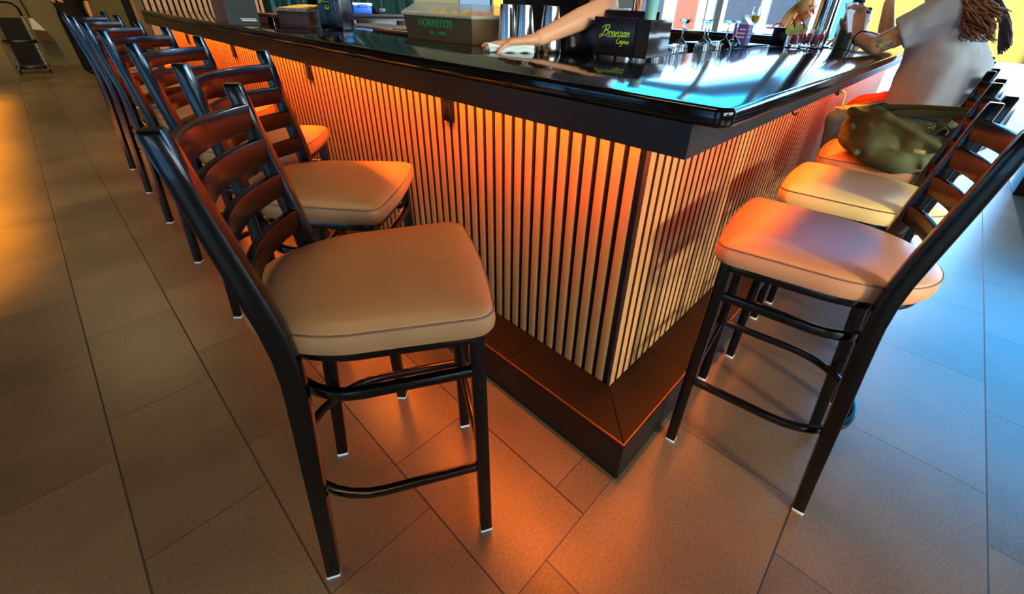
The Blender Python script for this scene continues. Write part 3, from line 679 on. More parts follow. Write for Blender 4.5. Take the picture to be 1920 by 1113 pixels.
bm = B(); box(bm, (2.80,2.95,0), (3.18,3.36,1.159), .005); solo('service_station', bm, M_['wood_box'], 'dark wooden service stand carrying the amber lamp', 'stand')
# glassware on the shelf
def wine(x, y, label, grp='upturned stemmed glasses'):
    bm = B(); z = 1.1005
    P = [(.030,0),(.036,.018),(.040,.040),(.036,.068),(.022,.088),(.008,.098),(.0038,.108),(.0034,.15),(.005,.166),(.014,.176),(.033,.180),(.0335,.182),(.012,.1815),(.0,.1815)]
    lathe(bm, P[:-1], (x,y,z), 24, False); return solo('wine_glass', bm, M_['glass'], label, 'glass', grp, 60, (x,y,z))
for (x, y), lb in zip(((2.14,1.02),(2.30,.98),(2.46,1.03),(2.52,.955),(2.72,.98)), ('stemmed glass upside down, closest to the caddy','second stemmed glass from the caddy','third stemmed glass from the caddy, in the back','stemmed glass standing in front of the pair at the tray stack','stemmed glass upside down against the black menu stack')): wine(x, y, lb)
def tumbler(x, y, z, h, r, label, grp, up=False):
    bm = B(); P = [(.001,h-.008),(r*.86,h-.006),(r*.88,h),(r,.0),(r-.003,0),(r*.84,h-.012),(.001,h-.012)]
    if up: P = [(q, h-w) for q, w in P]
    lathe(bm, P, (x,y,z), 24, False); return solo('rocks_glass', bm, M_['glass'], label, 'glass', grp, 60, (x,y,z))
gx = [(1.80,.97),(1.90,1.035),(1.90,.946),(2.01,.965),(2.05,1.07),(1.99,1.16),(2.22,.947),(2.37,.947)]
for (x, y) in gx: tumbler(x, y, 1.1005, .085, .038, 'short tumbler upside down in the cluster behind the caddy', 'upturned tumblers on the glass shelf')
# black menu stack, carton, holder
random.seed(3)
for k in range(6):
    bm = B(); M = Matrix.Translation((2.85,1.08,0)) @ Matrix.Rotation(math.radians(random.uniform(-7,7)),4,'Z'); box(bm, (-.24,-.15,1.1005+k*.0105), (.24,.15,1.110+k*.0105), .002, M)
    solo('menu_folder', bm, M_['black_plastic'], ('lowest black menu folder of the stack on the glass shelf','second lowest black menu folder of the stack','third black menu folder from the bottom of the stack','fourth black menu folder from the bottom of the stack','fifth black menu folder, just under the carton\'s one','topmost black menu folder, carrying the violet carton')[k], 'menu', 'stack of black menu folders')
t = thing('drink_carton', 'violet and pale blue gable top carton on the menu stack', 'carton', (2.93,1.02,1.165))
zc = 1.164
bm = B(); box(bm, (2.89,.98,zc), (2.97,1.06,zc+.10)); obj('carton_body', bm, M_['purple'], t, 0, True)
bm = B(); loft(bm, [[V((2.89,.98,zc+.1)),V((2.97,.98,zc+.1)),V((2.97,1.06,zc+.1)),V((2.89,1.06,zc+.1))],[V((2.89,1.018,zc+.135)),V((2.97,1.018,zc+.135)),V((2.97,1.022,zc+.135)),V((2.89,1.022,zc+.135))],[V((2.89,1.018,zc+.148)),V((2.97,1.018,zc+.148)),V((2.97,1.022,zc+.148)),V((2.89,1.022,zc+.148))]]); obj('gable_top', bm, M_['carton_blue'], t, 0, True)
bm = B()
for k, z in enumerate((.03,.05,.07)): box(bm, (2.888,.99,zc+z), (2.8905,1.05-.012*k,zc+z+.008)); box(bm, (2.9,.978,zc+z), (2.96-.01*k,.9805,zc+z+.008))
obj('printed_lines', bm, M_['white'], t, 0, True)
bm = B(); box(bm, (3.085,.82,ZT+.001), (3.165,.898,ZT+.10), .002); solo('coaster_holder', bm, M_['black_plastic'], 'black cube holder beside the berry drinks', 'holder')
# berry drinks with lime
for i, (x, y) in enumerate(((3.07,.760),(3.20,.742),(3.17,.672))):
    bm = B(); lathe(bm, [(.043,0),(.045,.003),(.045,.005),(.001,.005)], (x,y,ZT+.0008), 20, False); lathe(bm, [(.001,0),(.043,0)], (x,y,ZT+.0008), 20, False); 
    solo('coaster', bm, M_['black_plastic'], 'black round coaster under %s' % ('the lime trimmed berry drink','the middle berry drink','the berry drink beside the chrome column')[i], 'coaster', 'coasters')
    t = thing('berry_drink', ('short glass of red berry drink with big lime wheel and straw','short glass of red berry drink with lime, behind the first','short red berry drink standing beside the chrome column')[i], 'drink', (x,y,ZT+.006), 0, 'berry drinks on the bar')
    bm = B(); lathe(bm, [(.001,.0),(.036,.0),(.040,.092),(.0375,.092),(.034,.012),(.001,.010)], (x,y,ZT+.006), 24, False); obj('tumbler', bm, M_['glass'], t, 60, True)
    bm = B()
    for q in range(9): a = q*.7*PI; ball(bm, (x+.018*math.cos(a), y+.018*math.sin(a), ZT+.028+.005*q), .013, None, 8)
    obj('ice_and_berries', bm, M_['berry'], t, 60, True)
    if i < 2:
        bm = B(); M = Matrix.Translation((x-.005,y+.034,ZT+.092)) @ basis((0,-1,.2), (-1,0,.15)); lathe(bm, [(.001,-.003),(.030,-.003),(.031,0),(.030,.003),(.001,.003)], (0,0,0), 20, False, M); lw = obj('lime_wheel', bm, M_['lime_fruit'], t, 40, True)
        bm = B(); M2 = M; lathe(bm, [(.0305,-.0035),(.033,-.0035),(.033,.0035),(.0305,.0035)], (0,0,0), 20, False, M2); obj('rind', bm, M_['green'], lw, 40, True)
        bm = B(); tube(bm, [(x+.012,y-.01,ZT+.02),(x-.01,y+.03,ZT+.125),(x-.02,y+.045,ZT+.15)], .0028, 6); obj('straw', bm, M_['black_plastic'], t, 40, True)
# chrome column, thermos, bottle, cups
t = thing('chrome_column', 'polished chrome column rising from the counter by the drinks', 'column', (3.31,.70,ZT))
bm = B(); lathe(bm, [(.052,.014),(.052,4.344)], (3.33,.70,ZT), 32); obj('tube', bm, M_['chrome'], t, 30, True)
bm = B(); lathe(bm, [(.075,.0008),(.077,.004),(.075,.010),(.058,.014),(.053,.02)], (3.33,.70,ZT), 32); obj('base_flange', bm, M_['chrome'], t, 30, True)
t = thing('thermos_flask', 'dark green steel water flask standing on the bar by the phone', 'flask', (3.34,.575,ZT))
c_ = (3.34,.560,ZT)
bm = B(); lathe(bm, [(.046,.001),(.049,.004),(.049,.185),(.046,.205),(.032,.228),(.027,.236),(.027,.245)], c_, 32); obj('body', bm, M_['thermos'], t, 40, True)
bm = B(); lathe(bm, [(.030,.242),(.031,.245),(.031,.275),(.028,.279)], c_, 24); cp = obj('cap', bm, M_['black_plastic'], t, 40, True)
bm = B(); sweep(bm, [(3.34+.028*math.cos(a),.560,ZT+.279+.03*math.sin(a)) for a in [PI*k/10 for k in range(11)]], rect(.01,.006,.002), up=(0,1,0)); obj('carry_loop', bm, M_['black_plastic'], cp, 40, True)
t = thing('water_bottle', 'white flask printed with orange fruit beyond the phone', 'bottle', (3.85,.60,ZT))
bm = B(); c_ = (3.85,.58,ZT); lathe(bm, [(.034,.001),(.036,.004),(.036,.17),(.03,.19),(.024,.197)], c_, 28); o = obj('body', bm, mat('white_enamel', (.86,.84,.84), .35), t, 40, True)
bm = B()
for k in range(26):
    a = k*2.4; z = ZT+.02+.15*((k*7) % 26)/26; M = Matrix.Translation((c_[0]+.0362*math.cos(a), c_[1]+.0362*math.sin(a), z)) @ basis((-math.sin(a),math.cos(a),0), (math.cos(a),math.sin(a),0)); lathe(bm, [(.001,.0004),(.008,.0004),(.008,0)], (0,0,0), 10, False, M)
obj('printed_fruit', bm, mat('orange_print', (.90,.45,.25), .5), o, 40, True)
bm = B(); lathe(bm, [(.025,.195),(.026,.2),(.026,.225),(.022,.23)], c_, 24); obj('cap', bm, M_['wine_plastic'], t, 40, True)
t = thing('iced_drink', 'clear plastic cup with a dark drink beyond the green flask', 'drink', (4.0,.70,ZT))
bm = B(); c_ = (4.05,.72,ZT); lathe(bm, [(.030,.001),(.040,.13),(.038,.13),(.028,.006)], c_, 24, False); obj('cup', bm, mat('clear_plastic', (.8,.9,.95), .1, trans=.7, ior=1.2), t, 40, True)
bm = B(); lathe(bm, [(.001,.008),(.027,.008),(.0335,.068),(.001,.068)], c_, 24, False); obj('liquid', bm, M_['mahogany'], t, 40, True)
# things at the far return counter
t = thing('stem_cocktail', 'stemmed glass of bright yellow juice on the far counter', 'drink', (5.2,1.95,ZT))
c_ = (5.15,1.70,ZT); bm = B(); lathe(bm, [(.035,.001),(.034,.004),(.005,.012),(.004,.08),(.02,.095),(.042,.13),(.046,.18),(.040,.24),(.039,.24),(.045,.18),(.041,.132),(.018,.098),(.001,.09)], c_, 24, False); obj('stemware', bm, M_['glass'], t, 60, True)
bm = B(); lathe(bm, [(.001,.098),(.018,.101),(.040,.133),(.0435,.165),(.001,.165)], c_, 24, False); obj('juice', bm, M_['juice'], t, 60, True)
t = thing('garnished_cocktail', 'coupe on the far counter topped with a big orange twist', 'drink', (5.1,2.45,ZT))
c_ = (5.12,2.42,ZT); bm = B(); lathe(bm, [(.035,.001),(.034,.004),(.005,.012),(.004,.05),(.02,.06),(.05,.085),(.052,.09),(.02,.066),(.001,.058)], c_, 24, False); obj('stemware', bm, M_['glass'], t, 60, True)
bm = B()
for k in range(5): M = Matrix.Translation((c_[0],c_[1]-.05+.025*k,ZT+.095+.006*(k % 2))) @ basis((0,1,.3*(-1)**k), (-.4,0,1)); lathe(bm, [(.001,-.004),(.030,-.003),(.030,.003),(.001,.004)], (0,0,0), 14, False, M)
obj('orange_twist', bm, M_['orange'], t, 40, True)
t = thing('salt_rim_cup', 'white tub with red lid on the far counter before the blond woman', 'tub', (5.1,1.45,ZT))
c_ = (5.1,1.42,ZT); bm = B(); lathe(bm, [(.05,.001),(.056,.06),(.05,.06)], c_, 24); obj('tub', bm, M_['white'], t, 40, True)
bm = B(); lathe(bm, [(.058,.058),(.058,.068),(.03,.075)], (5.1,1.50,ZT), 24); sweep(bm, [(5.1,1.40+.05*math.cos(a)+.05,ZT+.07+.035*math.sin(a)) for a in [PI*k/8 for k in range(9)]], rect(.012,.008,.002), up=(1,0,0)); obj('lid', bm, mat('red_plastic', (.85,.15,.15), .4), t, 40, True)
for k, y in enumerate((2.78,2.70)):
    bm = B(); c_ = (5.1,y,ZT); lathe(bm, [(.02,.001),(.022,.003),(.006,.03),(.02,.062),(.018,.062),(.001,.03)], c_, 20, False); solo('jigger', bm, M_['steel'] if k else M_['glass'], ('small glass jigger at the far counter','small steel jigger at the far counter')[k], 'jigger')
# charging cable
bm = B(); tube(bm, [(3.245,PY-.03,.938),(3.24,PY-.045,.93),(3.235,PY-.05,.90),(3.22,PY-.06,.80),(3.18,PY-.075,.77),(3.10,PY-.085,.80),(3.0,PY-.075,.86),(2.93,PY-.07,.893),(2.86,PY-.075,.90),(2.83,PY-.11,.901),(2.87,PY-.15,.912),(2.90,PY-.11,.906),(2.84,PY-.09,.903),(2.82,PY-.13,.906),(2.88,PY-.19,.925),(2.91,PY-.15,.917),(2.84,PY-.12,.909),(2.84,PY-.22,.938),(2.87,PY-.27,.958)], .0042, 6)
solo('charging_cable', bm, M_['cable'], 'cream charging cable hanging from the outlet and knotted across the customer\'s knees', 'cable')
# ------------------------------------------------------------------ people
def hand_caps(bm, wrist, d, palm, side, curl=(.35,.35,.4,.45), thumb=.6, spread=.06, s=1., splay=0.):
    """d: direction wrist->fingers, palm: palm normal, side: +1 puts the thumb along palm x d"""
    d = V(d).normalized(); p = V(palm); p = (p-d*p.dot(d)).normalized(); l = p.cross(d).normalized()*side; w = V(wrist)
    cap(bm, w-d*.02*s, w+d*.02*s, .024*s, .026*s, p, .72)
    for o in (-.028,-.010,.010,.028): cap(bm, w+d*.015*s+l*o*.55*s, w+d*.088*s+l*o*s, .0165*s, .0125*s, p, .85)
    Ls = ((.040,.024,.020),(.045,.028,.021),(.042,.026,.021),(.033,.020,.018))
    for i, (o, Lg, c) in enumerate(zip((.030,.010,-.010,-.029), Ls, curl)):
        base = w+d*(.088-.004*abs(i-1))*s+l*o*s; a = 0; dd = d; pt = base; r = (.0088,.0092,.0088,.0078)[i]*s
        tl = l*(o*spread/.03)*1.2
        for k, g in enumerate(Lg):
            a += c*(1,1.25,.8)[k]; dd = (d*math.cos(a)+p*math.sin(a)+tl*.6).normalized(); nx = pt+dd*g*s
            cap(bm, pt, nx, r*(1-.06*k), r*(1-.06*(k+1))); pt = nx
    t0 = w+d*.018*s+l*.022*s+p*.006*s; td = (d*.62+l*.75+p*.25*thumb*2).normalized(); t1 = t0+td*.046*s
    td2 = (d*.9+l*.35+p*thumb).normalized(); t2 = t1+td2*.033*s; t3 = t2+(d*.95+p*thumb*1.2+l*.05).normalized()*.026*s
    cap(bm, t0, t1, .0155*s, .0115*s); cap(bm, t1, t2, .0112*s, .0095*s); cap(bm, t2, t3, .0095*s, .008*s)
def head_caps(bm, c, f, s=1.):
    """c head centre, f facing (unit)"""
    f = V(f).normalized(); up = V((0,0,1)); l = up.cross(f).normalized(); up = f.cross(l); c = V(c)
    def P(a, b, z): return c+f*a*s+l*b*s+up*z*s
    t = basis(f, up)
    ball(bm, P(-.008,0,.03), (.096*s,.075*s,.092*s), t); ball(bm, P(.018,0,-.045), (.068*s,.056*s,.072*s), t)
    ball(bm, P(.045,0,-.085), (.026*s,.030*s,.024*s), t)
    cap(bm, P(.085,0,.015), P(.106,0,-.022), .009*s, .0125*s)
    for b in (-1,1):
        ball(bm, P(-.005,b*.075,-.01), (.018*s,.008*s,.03*s), t); cap(bm, P(.078,b*.018,.035), P(.070,b*.048,.034), .012*s, .010*s); ball(bm, P(.062,b*.036,-.025), (.022*s,.022*s,.02*s), t)
    cap(bm, P(.083,-.018,-.052), P(.083,.018,-.052), .0075*s); cap(bm, P(.080,-.014,-.062), P(.080,.014,-.062), .008*s)
    return P, t
LIP = mat('lip_skin', (.70,.38,.33), .45); EYE = mat('eye_white', (.9,.9,.88), .2); IRIS = mat('eye_iris', (.16,.10,.07), .15); BROW = mat('eyebrow_hair', (.22,.13,.09), .8)
def face(parent, P, t, s=1.):
    for b in (-1,1):
        bm = B(); ball(bm, P(.076,b*.032,.014), .0125*s); e = obj('eye', bm, EYE, parent, 60, True)
        bm = B(); ball(bm, P(.0845,b*.032,.014), .0056*s, None, 10); obj('iris', bm, IRIS, e, 60, True)
        bm = B(); tube(bm, [P(.086,b*.016,.036),P(.086,b*.032,.041),P(.074,b*.052,.036)], .0045*s, 6); obj('eyebrow', bm, BROW, parent, 60, True)
    bm = B(); tube(bm, [P(.083,-.022,-.056),P(.0905,-.008,-.054),P(.0905,.008,-.054),P(.083,.022,-.056)], .0045*s, 6); obj('mouth', bm, LIP, parent, 60, True)
def strand(bm, pts, r, wig=.012, freq=30., ph=0., n=14):
    P = [V(p) for p in pts]; out = []
    for i in range(len(P)-1):
        q0 = P[max(i-1,0)]; q1 = P[i]; q2 = P[i+1]; q3 = P[min(i+2,len(P)-1)]
        for k in range(n):
            u = k/n; out.append(.5*((2*q1)+(q2-q0)*u+(2*q0-5*q1+4*q2-q3)*u*u+(3*q1-q0-3*q2+q3)*u**3))
    out.append(P[-1]); L = len(out)
    for i, p in enumerate(out):
        a = freq*i/n*.35+ph; w = wig*i/L; out[i] = p+V((math.cos(a)*w, math.sin(a)*w, 0))
    tube(bm, out, r, 7, False, [min(1, .45+2.2*i/L)*(1-.75*max(0, i/L-.7)/.3) for i in range(L)])
def shoe(bm, heel, d, up=(0,0,1)):
    d = V(d).normalized(); h = V(heel); cap(bm, h+V((0,0,.035)), h+d*.17+V((0,0,.03)), .036, .036, None); cap(bm, h+d*.05+V((0,0,.05)), h+V((0,0,.085)), .04, .037)
# --- customer in the grey shirt ------------------------------------------------
def customer(label, x, near, skin, top, legs_m, hair, hairfn, arms, shorts=False, lean=0., shoulders=None, headc=(0,.33,1.62), wide=1.):
    t = thing('person', label, 'person', (x,.07,.806))
    def q(a, y, z): return V((x+a, y, z))
    bm = B()
    stack(bm, [(x,.055,.812,.12,.10),(x,.055,.86,.165,.125),(x,.06,.95,.155,.12),(x,.065,1.05,.145,.11),(x,.10,1.17,.155,.115),(x,.13,1.30,.165,.11),(x,.15,1.385,.13,.085),(x,.16,1.41,.06,.06)])
    cap(bm, q(-.15,.12,1.37), q(.15,.12,1.37), .055); cap(bm, q(0,.17,1.40), q(0,headc[1]-.05,headc[2]-.08), .055, .05)
    hp = head_caps(bm, q(*headc), (0,1,-.25))
    for s in (-1,1):
        cap(bm, q(s*.09,.06,.90), q(s*.10,.375,.832), .085, .052); cap(bm, q(s*.10,.375,.832), q(s*.10,.315,.40), .05, .036)
        cap(bm, q(s*.10,.30,.355), q(s*.10,.42,.345), .032, .03, None)
    for sh, el, wr, hd, pl, sd, curl in arms:
        cap(bm, sh, V(sh)*.45+V(el)*.55, .052, .044); cap(bm, V(sh)*.45+V(el)*.55, el, .045, .040); cap(bm, el, V(el)*.6+V(wr)*.4, .041, .037); cap(bm, V(el)*.6+V(wr)*.4, wr, .037, .026)
        hand_caps(bm, V(wr)+V(hd).normalized()*.02, hd, pl, sd, curl)
    body = fuse('body', bm, .0050, skin, t, 4)
    face(t, *hp)
    # trousers
    bm = B(); stack(bm, [(x,.055,.809,.125,.105),(x,.055,.86,.178,.138),(x,.06,.96,.168,.132),(x,.06,.99,.16,.125)])
    for s in (-1,1):
        cap(bm, q(s*.09,.06,.905), q(s*.10,.378,.836), .095, .060)
        if not shorts: cap(bm, q(s*.10,.378,.836), q(s*.10,.315,.42), .058, .046)
    fuse('trousers' if not shorts else 'shorts', bm, .008, legs_m, t, 4, wrinkle=.004, wscale=14)
    for s in (-1,1):
        bm = B(); shoe(bm, q(s*.10,.255,.312), (0,1,0)); fuse('shoe', bm, .006, M_['black_cloth'], t, 4)
    # shirt
    bm = B(); w = wide
    stack(bm, [(x,.045,.915,.205*w,.170),(x,.048,.93,.210*w,.176),(x,.052,1.0,.212*w,.176),(x,.056,1.08,.216*w,.172),(x,.062,1.16,.218*w,.168),(x,.10,1.27,.215*w,.142),(x,.13,1.37,.185,.105),(x,.155,1.425,.10,.08),(x,.16,1.44,.07,.06)])
    for sh, el, wr, hd, pl, sd, curl in arms:
        a = V(sh); e = V(el); m_ = a+(e-a)*.66
        cap(bm, a+V((0,-.01,0)), m_, .082, .074, ends=False); cap(bm, a, a+(m_-a)*.5, .082, .08)
    cap(bm, q(-.13,.11,1.36), q(.13,.11,1.36), .078)
    fuse('shirt', bm, .008, top, t, 5, wrinkle=.010, wscale=8)
    bm = B(); hairfn(bm, q, headc); obj('hair', bm, hair, t, 60, True)
    return t
def long_curls(bm, q, hc):
    c = q(*hc); ball(bm, c+V((0,-.022,.035)), (.088,.100,.098)); ball(bm, c+V((0,-.065,-.03)), (.082,.06,.10))
    rr = random.Random(11)
    for k in range(170):
        a = rr.uniform(-1,1); b = rr.uniform(-1,1); L_e = rr.random()**1.5
        s0 = c+V((.075*a-.01, -.06-.03*rr.random(), .02)); s1 = q(-.13+.035*a, .085+.040*b, 1.50); s2 = q(-.212+.03*a, .055+.045*b, 1.40); e = q(-.222+.028*a, -.015+.05*b, 1.245+.12*L_e)
        strand(bm, [s0,s1,s2,e], .0028+.0028*rr.random(), .013, rr.uniform(26,44), rr.uniform(0,6), 12)
def long_straight(bm, q, hc):
    c = q(*hc); ball(bm, c+V((0,-.022,.035)), (.088,.100,.098)); ball(bm, c+V((0,-.065,-.03)), (.082,.06,.10))
    rr = random.Random(5)
    for k in range(60):
        a = rr.uniform(-1,1); b = rr.random()
        strand(bm, [c+V((.075*a,-.07-.02*b,.02)), q(.09*a,.03-.02*b,1.45), q(.10*a,-.075-.02*b,1.33), q(.10*a,-.13-.02*b,1.18+.05*b)], .010, .008, 12, k)
X4 = 2.965
armsA = [((X4-.165,.115,1.365),(X4-.175,.335,1.205),(X4-.035,.445,1.235),(.25,.35,.9),(.95,-.25,-.1),-1,(.5,.55,.6,.65)),
         ((X4+.165,.115,1.365),(X4+.15,.345,1.205),(X4+.06,.475,1.245),(-.35,.25,.9),(-.85,-.35,0),1,(.45,.5,.55,.6))]
p_a = customer('seated person in grey shirt with tattooed arm and long curly hair, holding a phone', X4, True, None, M_['grey_tee'], M_['denim'], M_['auburn'], long_curls, armsA)
# tattooed skin: coloured patches around the upper arm only
def tattoo_mat(c, axis):
    m = mat('tattooed_skin', (.80,.57,.42), .5, 0, (.86,.64,.49), 12, sub=.05); nt = m.node_tree; b = nt.nodes['Principled BSDF']
    src = b.inputs['Base Color'].links[0].from_socket; tc = nn(nt, 'ShaderNodeTexCoord')
    vd = nn(nt, 'ShaderNodeVectorMath', operation='DISTANCE'); nt.links.new(tc.outputs['Object'], vd.inputs[0]); vd.inputs[1].default_value = c
    no = nn(nt, 'ShaderNodeTexNoise'); no.inputs['Scale'].default_value = 38; nt.links.new(tc.outputs['Object'], no.inputs['Vector'])
    ad = nn(nt, 'ShaderNodeMath', operation='MULTIPLY_ADD'); nt.links.new(no.outputs[0], ad.inputs[0]); ad.inputs[1].default_value = .05; nt.links.new(vd.outputs['Value'], ad.inputs[2])
    lt = nn(nt, 'ShaderNodeMath', operation='LESS_THAN'); nt.links.new(ad.outputs[0], lt.inputs[0]); lt.inputs[1].default_value = .078
    vo = nn(nt, 'ShaderNodeTexVoronoi'); vo.inputs['Scale'].default_value = 62; nt.links.new(tc.outputs['Object'], vo.inputs['Vector'])
    sp = nn(nt, 'ShaderNodeSeparateXYZ'); nt.links.new(vo.outputs['Color'], sp.inputs[0])
    cr = nn(nt, 'ShaderNodeValToRGB'); cr.color_ramp.interpolation = 'CONSTANT'; nt.links.new(sp.outputs[0], cr.inputs[0])
    e = cr.color_ramp.elements; e[0].color = (*lin((.80,.57,.42)),1); e[1].position = .42; e[1].color = (*lin((.30,.60,.60)),1)
    for p, col in ((.56,(.85,.70,.32)),(.68,(.45,.33,.28)),(.78,(.82,.66,.5)),(.9,(.75,.36,.28))):
        n = e.new(p); n.color = (*lin(col),1)
    mx = nn(nt, 'ShaderNodeMix', data_type='RGBA'); nt.links.new(lt.outputs[0], mx.inputs[0]); nt.links.new(src, mx.inputs[6]); nt.links.new(cr.outputs[0], mx.inputs[7]); nt.links.new(mx.outputs[2], b.inputs['Base Color'])
    return m
for ch in p_a.children:
    if ch.name.startswith('body'):
        ch.data.materials.clear(); ch.data.materials.append(tattoo_mat(V((X4-.21,.29,1.235))-V(p_a.location), None))
bm = B(); w_ = V(armsA[0][2]); d_ = (w_-V(armsA[0][1])).normalized(); s_ = d_.cross(V((0,0,1))).normalized(); u_ = s_.cross(d_)
tube(bm, [w_-d_*.035+s_*.033*math.cos(a)+u_*.033*math.sin(a) for a in [2*PI*k/20 for k in range(20)]], .003, 6, True); obj('bracelet', bm, M_['black_cloth'], p_a, 40, True)
# phone
bm = B(); M = Matrix.Translation((X4+.012,.475,1.318)) @ basis((.9,.3,.1), (-.25,.95,.35)) ; box(bm, (-.037,-.004,-.004), (.037,.004,.004), 0, Matrix.Identity(4)); bm.free()
t = thing('phone', 'pale phone held up in the hands of the person in the grey shirt', 'phone', (X4-.02,.50,1.25))
Mp = Matrix.Translation((X4-.012,.497,1.318)) @ basis((.75,-.6,.1), (-.55,-.70,.42))
bm = B(); box(bm, (-.036,-.074,-.004), (.036,.074,.004), .003, Mp); obj('case', bm, mat('silver_phone_case', (.75,.78,.8), .25), t, 30, True)
bm = B(); box(bm, (-.033,-.070,.004), (.033,.070,.0046), 0, Mp); obj('screen', bm, emis('lit_phone_screen', (.72,.82,.92), .6), t, 0, True)
# second customer
X5 = 3.535
armsB = [((X5-.165,.12,1.365),(X5-.16,.37,1.205),(X5-.09,.43,1.40),(.25,-.05,.95),(.6,.0,-.3),-1,(.9,.9,.9,.9)),
         ((X5+.165,.12,1.365),(X5+.16,.36,1.205),(X5+.05,.52,1.215),(-.5,.6,.0),(0,0,-1),1,(.3,.3,.35,.35))]
p_b = customer('seated person in pale top and red shorts with long dark hair, beyond the grey shirt', X5, False, M_['skin'], M_['pale_tee'], M_['red_cloth'], M_['dark_hair'], long_straight, armsB, True, headc=(0,.31,1.56))
# --- bartender ------------------------------------------------------------------
t = thing('person', 'bartender in black behind the bar, wiping the counter with one bare arm', 'person', (1.97,1.5,0))
f = V((-1,-.12,0)).normalized(); l = V((f.y*-1, f.x, 0))*1.; l = V((-f.y, f.x, 0))   # l = person's left-hand side
def b(a, s_, z): return V((1.93,1.50,0))+f*a+l*s_+V((0,0,z))
lean = lambda z: .0+.20*max(0,(z-.95))/.5
shL = b(lean(1.42)+.05,.20,1.40); shR = b(lean(1.42),-.19,1.42)
elL = V((1.575,1.075,1.315)); wrL = V((1.305,1.174,1.206)); elR = b(.22,-.27,1.14); wrR = b(.30,-.22,.93)
bm = B()
def ring(a, z, rx_, ry_): c = b(a,0,z); return (c.x,c.y,z,rx_,ry_)
stack(bm, [ring(0,.86,.11,.16),ring(0,.98,.11,.16),ring(.02,1.1,.10,.145),ring(.09,1.22,.11,.155),ring(.15,1.34,.105,.165),ring(.18,1.42,.07,.12)])
cap(bm, shL, shR, .055); nk = b(.2,0,1.46); cap(bm, nk, b(.25,0,1.57), .055, .05); hp = head_caps(bm, b(.29,0,1.65), f+l*.3+V((0,0,-.3)))
for s in (1,-1):
    cap(bm, b(0,s*.09,.9), b(.02,s*.10,.48), .08, .055); cap(bm, b(.02,s*.10,.48), b(-.03,s*.10,.09), .054, .038); cap(bm, b(-.03,s*.10,.045), b(.10,s*.11,.035), .035, .03)
for sh, el, wr in ((shL,elL,wrL),(shR,elR,wrR)):
    cap(bm, sh, sh*.4+el*.6, .054, .045); cap(bm, sh*.4+el*.6, el, .045, .041); cap(bm, el, el*.62+wr*.38, .042, .041); cap(bm, el*.62+wr*.38, wr, .041, .027)
hand_caps(bm, wrL+V((-.018,.012,-.006)), (-.82,.56,-.10), (0,.0,-1), 1, (.10,.04,.07,.26), .12, .15, 1.05)
hand_caps(bm, wrR, (.2*f.x,.2*f.y,-1), l*1, 1, (.4,.45,.5,.5))
fuse('body', bm, .0045, M_['skin'], t, 4); face(t, *hp)
bm = B(); stack(bm, [ring(0,.90,.135,.185),ring(0,.98,.14,.185),ring(.02,1.1,.135,.18),ring(.09,1.22,.14,.185),ring(.15,1.34,.13,.19),ring(.18,1.43,.085,.13),ring(.19,1.46,.06,.08)])
for sh, el in ((shL,elL),(shR,elR)): cap(bm, sh, sh+(el-sh)*.55, .082, .066, ends=False); cap(bm, sh, sh+(el-sh)*.3, .08)
fuse('shirt', bm, .008, M_['black_cloth'], t, 5, wrinkle=.006)
bm = B(); stack(bm, [ring(0,.86,.13,.175),ring(0,.94,.13,.175)])
for s in (1,-1): cap(bm, b(0,s*.09,.9), b(.02,s*.10,.48), .092, .07); cap(bm, b(.02,s*.10,.48), b(-.03,s*.10,.12), .07, .055)
fuse('trousers', bm, .009, M_['black_cloth'], t, 5, wrinkle=.004)
for s in (1,-1):
    bm = B(); shoe(bm, b(-.09,s*.10,.003), f); fuse('shoe', bm, .006, M_['black_plastic'], t, 4)
bm = B(); c = b(.275,0,1.69); ball(bm, c, (.1,.088,.09), basis(f,(0,0,1))); ball(bm, b(.2,0,1.66), (.05,.075,.09), basis(f,(0,0,1))); fuse('hair', bm, .007, M_['dark_hair'], t, 3, wrinkle=.004, wscale=40)
# --- blond woman outside, seen over the far counter -------------------------------
t = thing('person', 'blond woman with bare sunlit shoulders beyond the far counter', 'person', (5.95,1.6,.56))
o = V((5.95,1.62,0)); fw = V((-.35,-.94,0)).normalized(); lf = V((-fw.y, fw.x, 0))
def w(a, s_, z): return o+fw*a+lf*s_+V((0,0,z))
bm = B(); R4 = lambda a, z, rx_, ry_: (w(a,0,z).x, w(a,0,z).y, z, rx_, ry_)
stack(bm, [R4(0,.562,.15,.12),R4(0,.66,.16,.13),R4(.02,.8,.13,.11),R4(.06,.95,.14,.11),R4(.09,1.10,.15,.11),R4(.10,1.18,.10,.08)])
shl, shr = w(.08,.17,1.15), w(.08,-.17,1.15); cap(bm, shl, shr, .052); cap(bm, w(.11,0,1.2), w(.15,0,1.32), .046, .045); hp = head_caps(bm, w(.18,0,1.40), fw+V((0,0,-.1)))
for s in (1,-1):
    cap(bm, w(0,s*.09,.65), w(.40,s*.10,.64), .085, .06); cap(bm, w(.40,s*.10,.64), w(.42,s*.1,.12), .055, .038); cap(bm, w(.42,s*.1,.03), w(.56,s*.1,.02), .032, .028)
for sh, el, wr, sd in ((shl, w(.22,.28,.93), w(.40,.13,1.02), -1),(shr, w(.24,-.25,.93), w(.42,-.06,1.05), 1)):
    cap(bm, sh, el, .045, .036); cap(bm, el, wr, .036, .025); hand_caps(bm, wr, fw+V((0,0,.3)), (0,0,-1), sd, (.3,.3,.3,.3), s=.92)
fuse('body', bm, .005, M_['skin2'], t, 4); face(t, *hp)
bm = B(); stack(bm, [R4(0,.58,.162,.135),R4(0,.66,.17,.14),R4(.02,.8,.142,.122),R4(.06,.95,.152,.122),R4(.085,1.05,.158,.12)]); fuse('top', bm, .008, M_['white'], t, 4, wrinkle=.004)
bm = B()
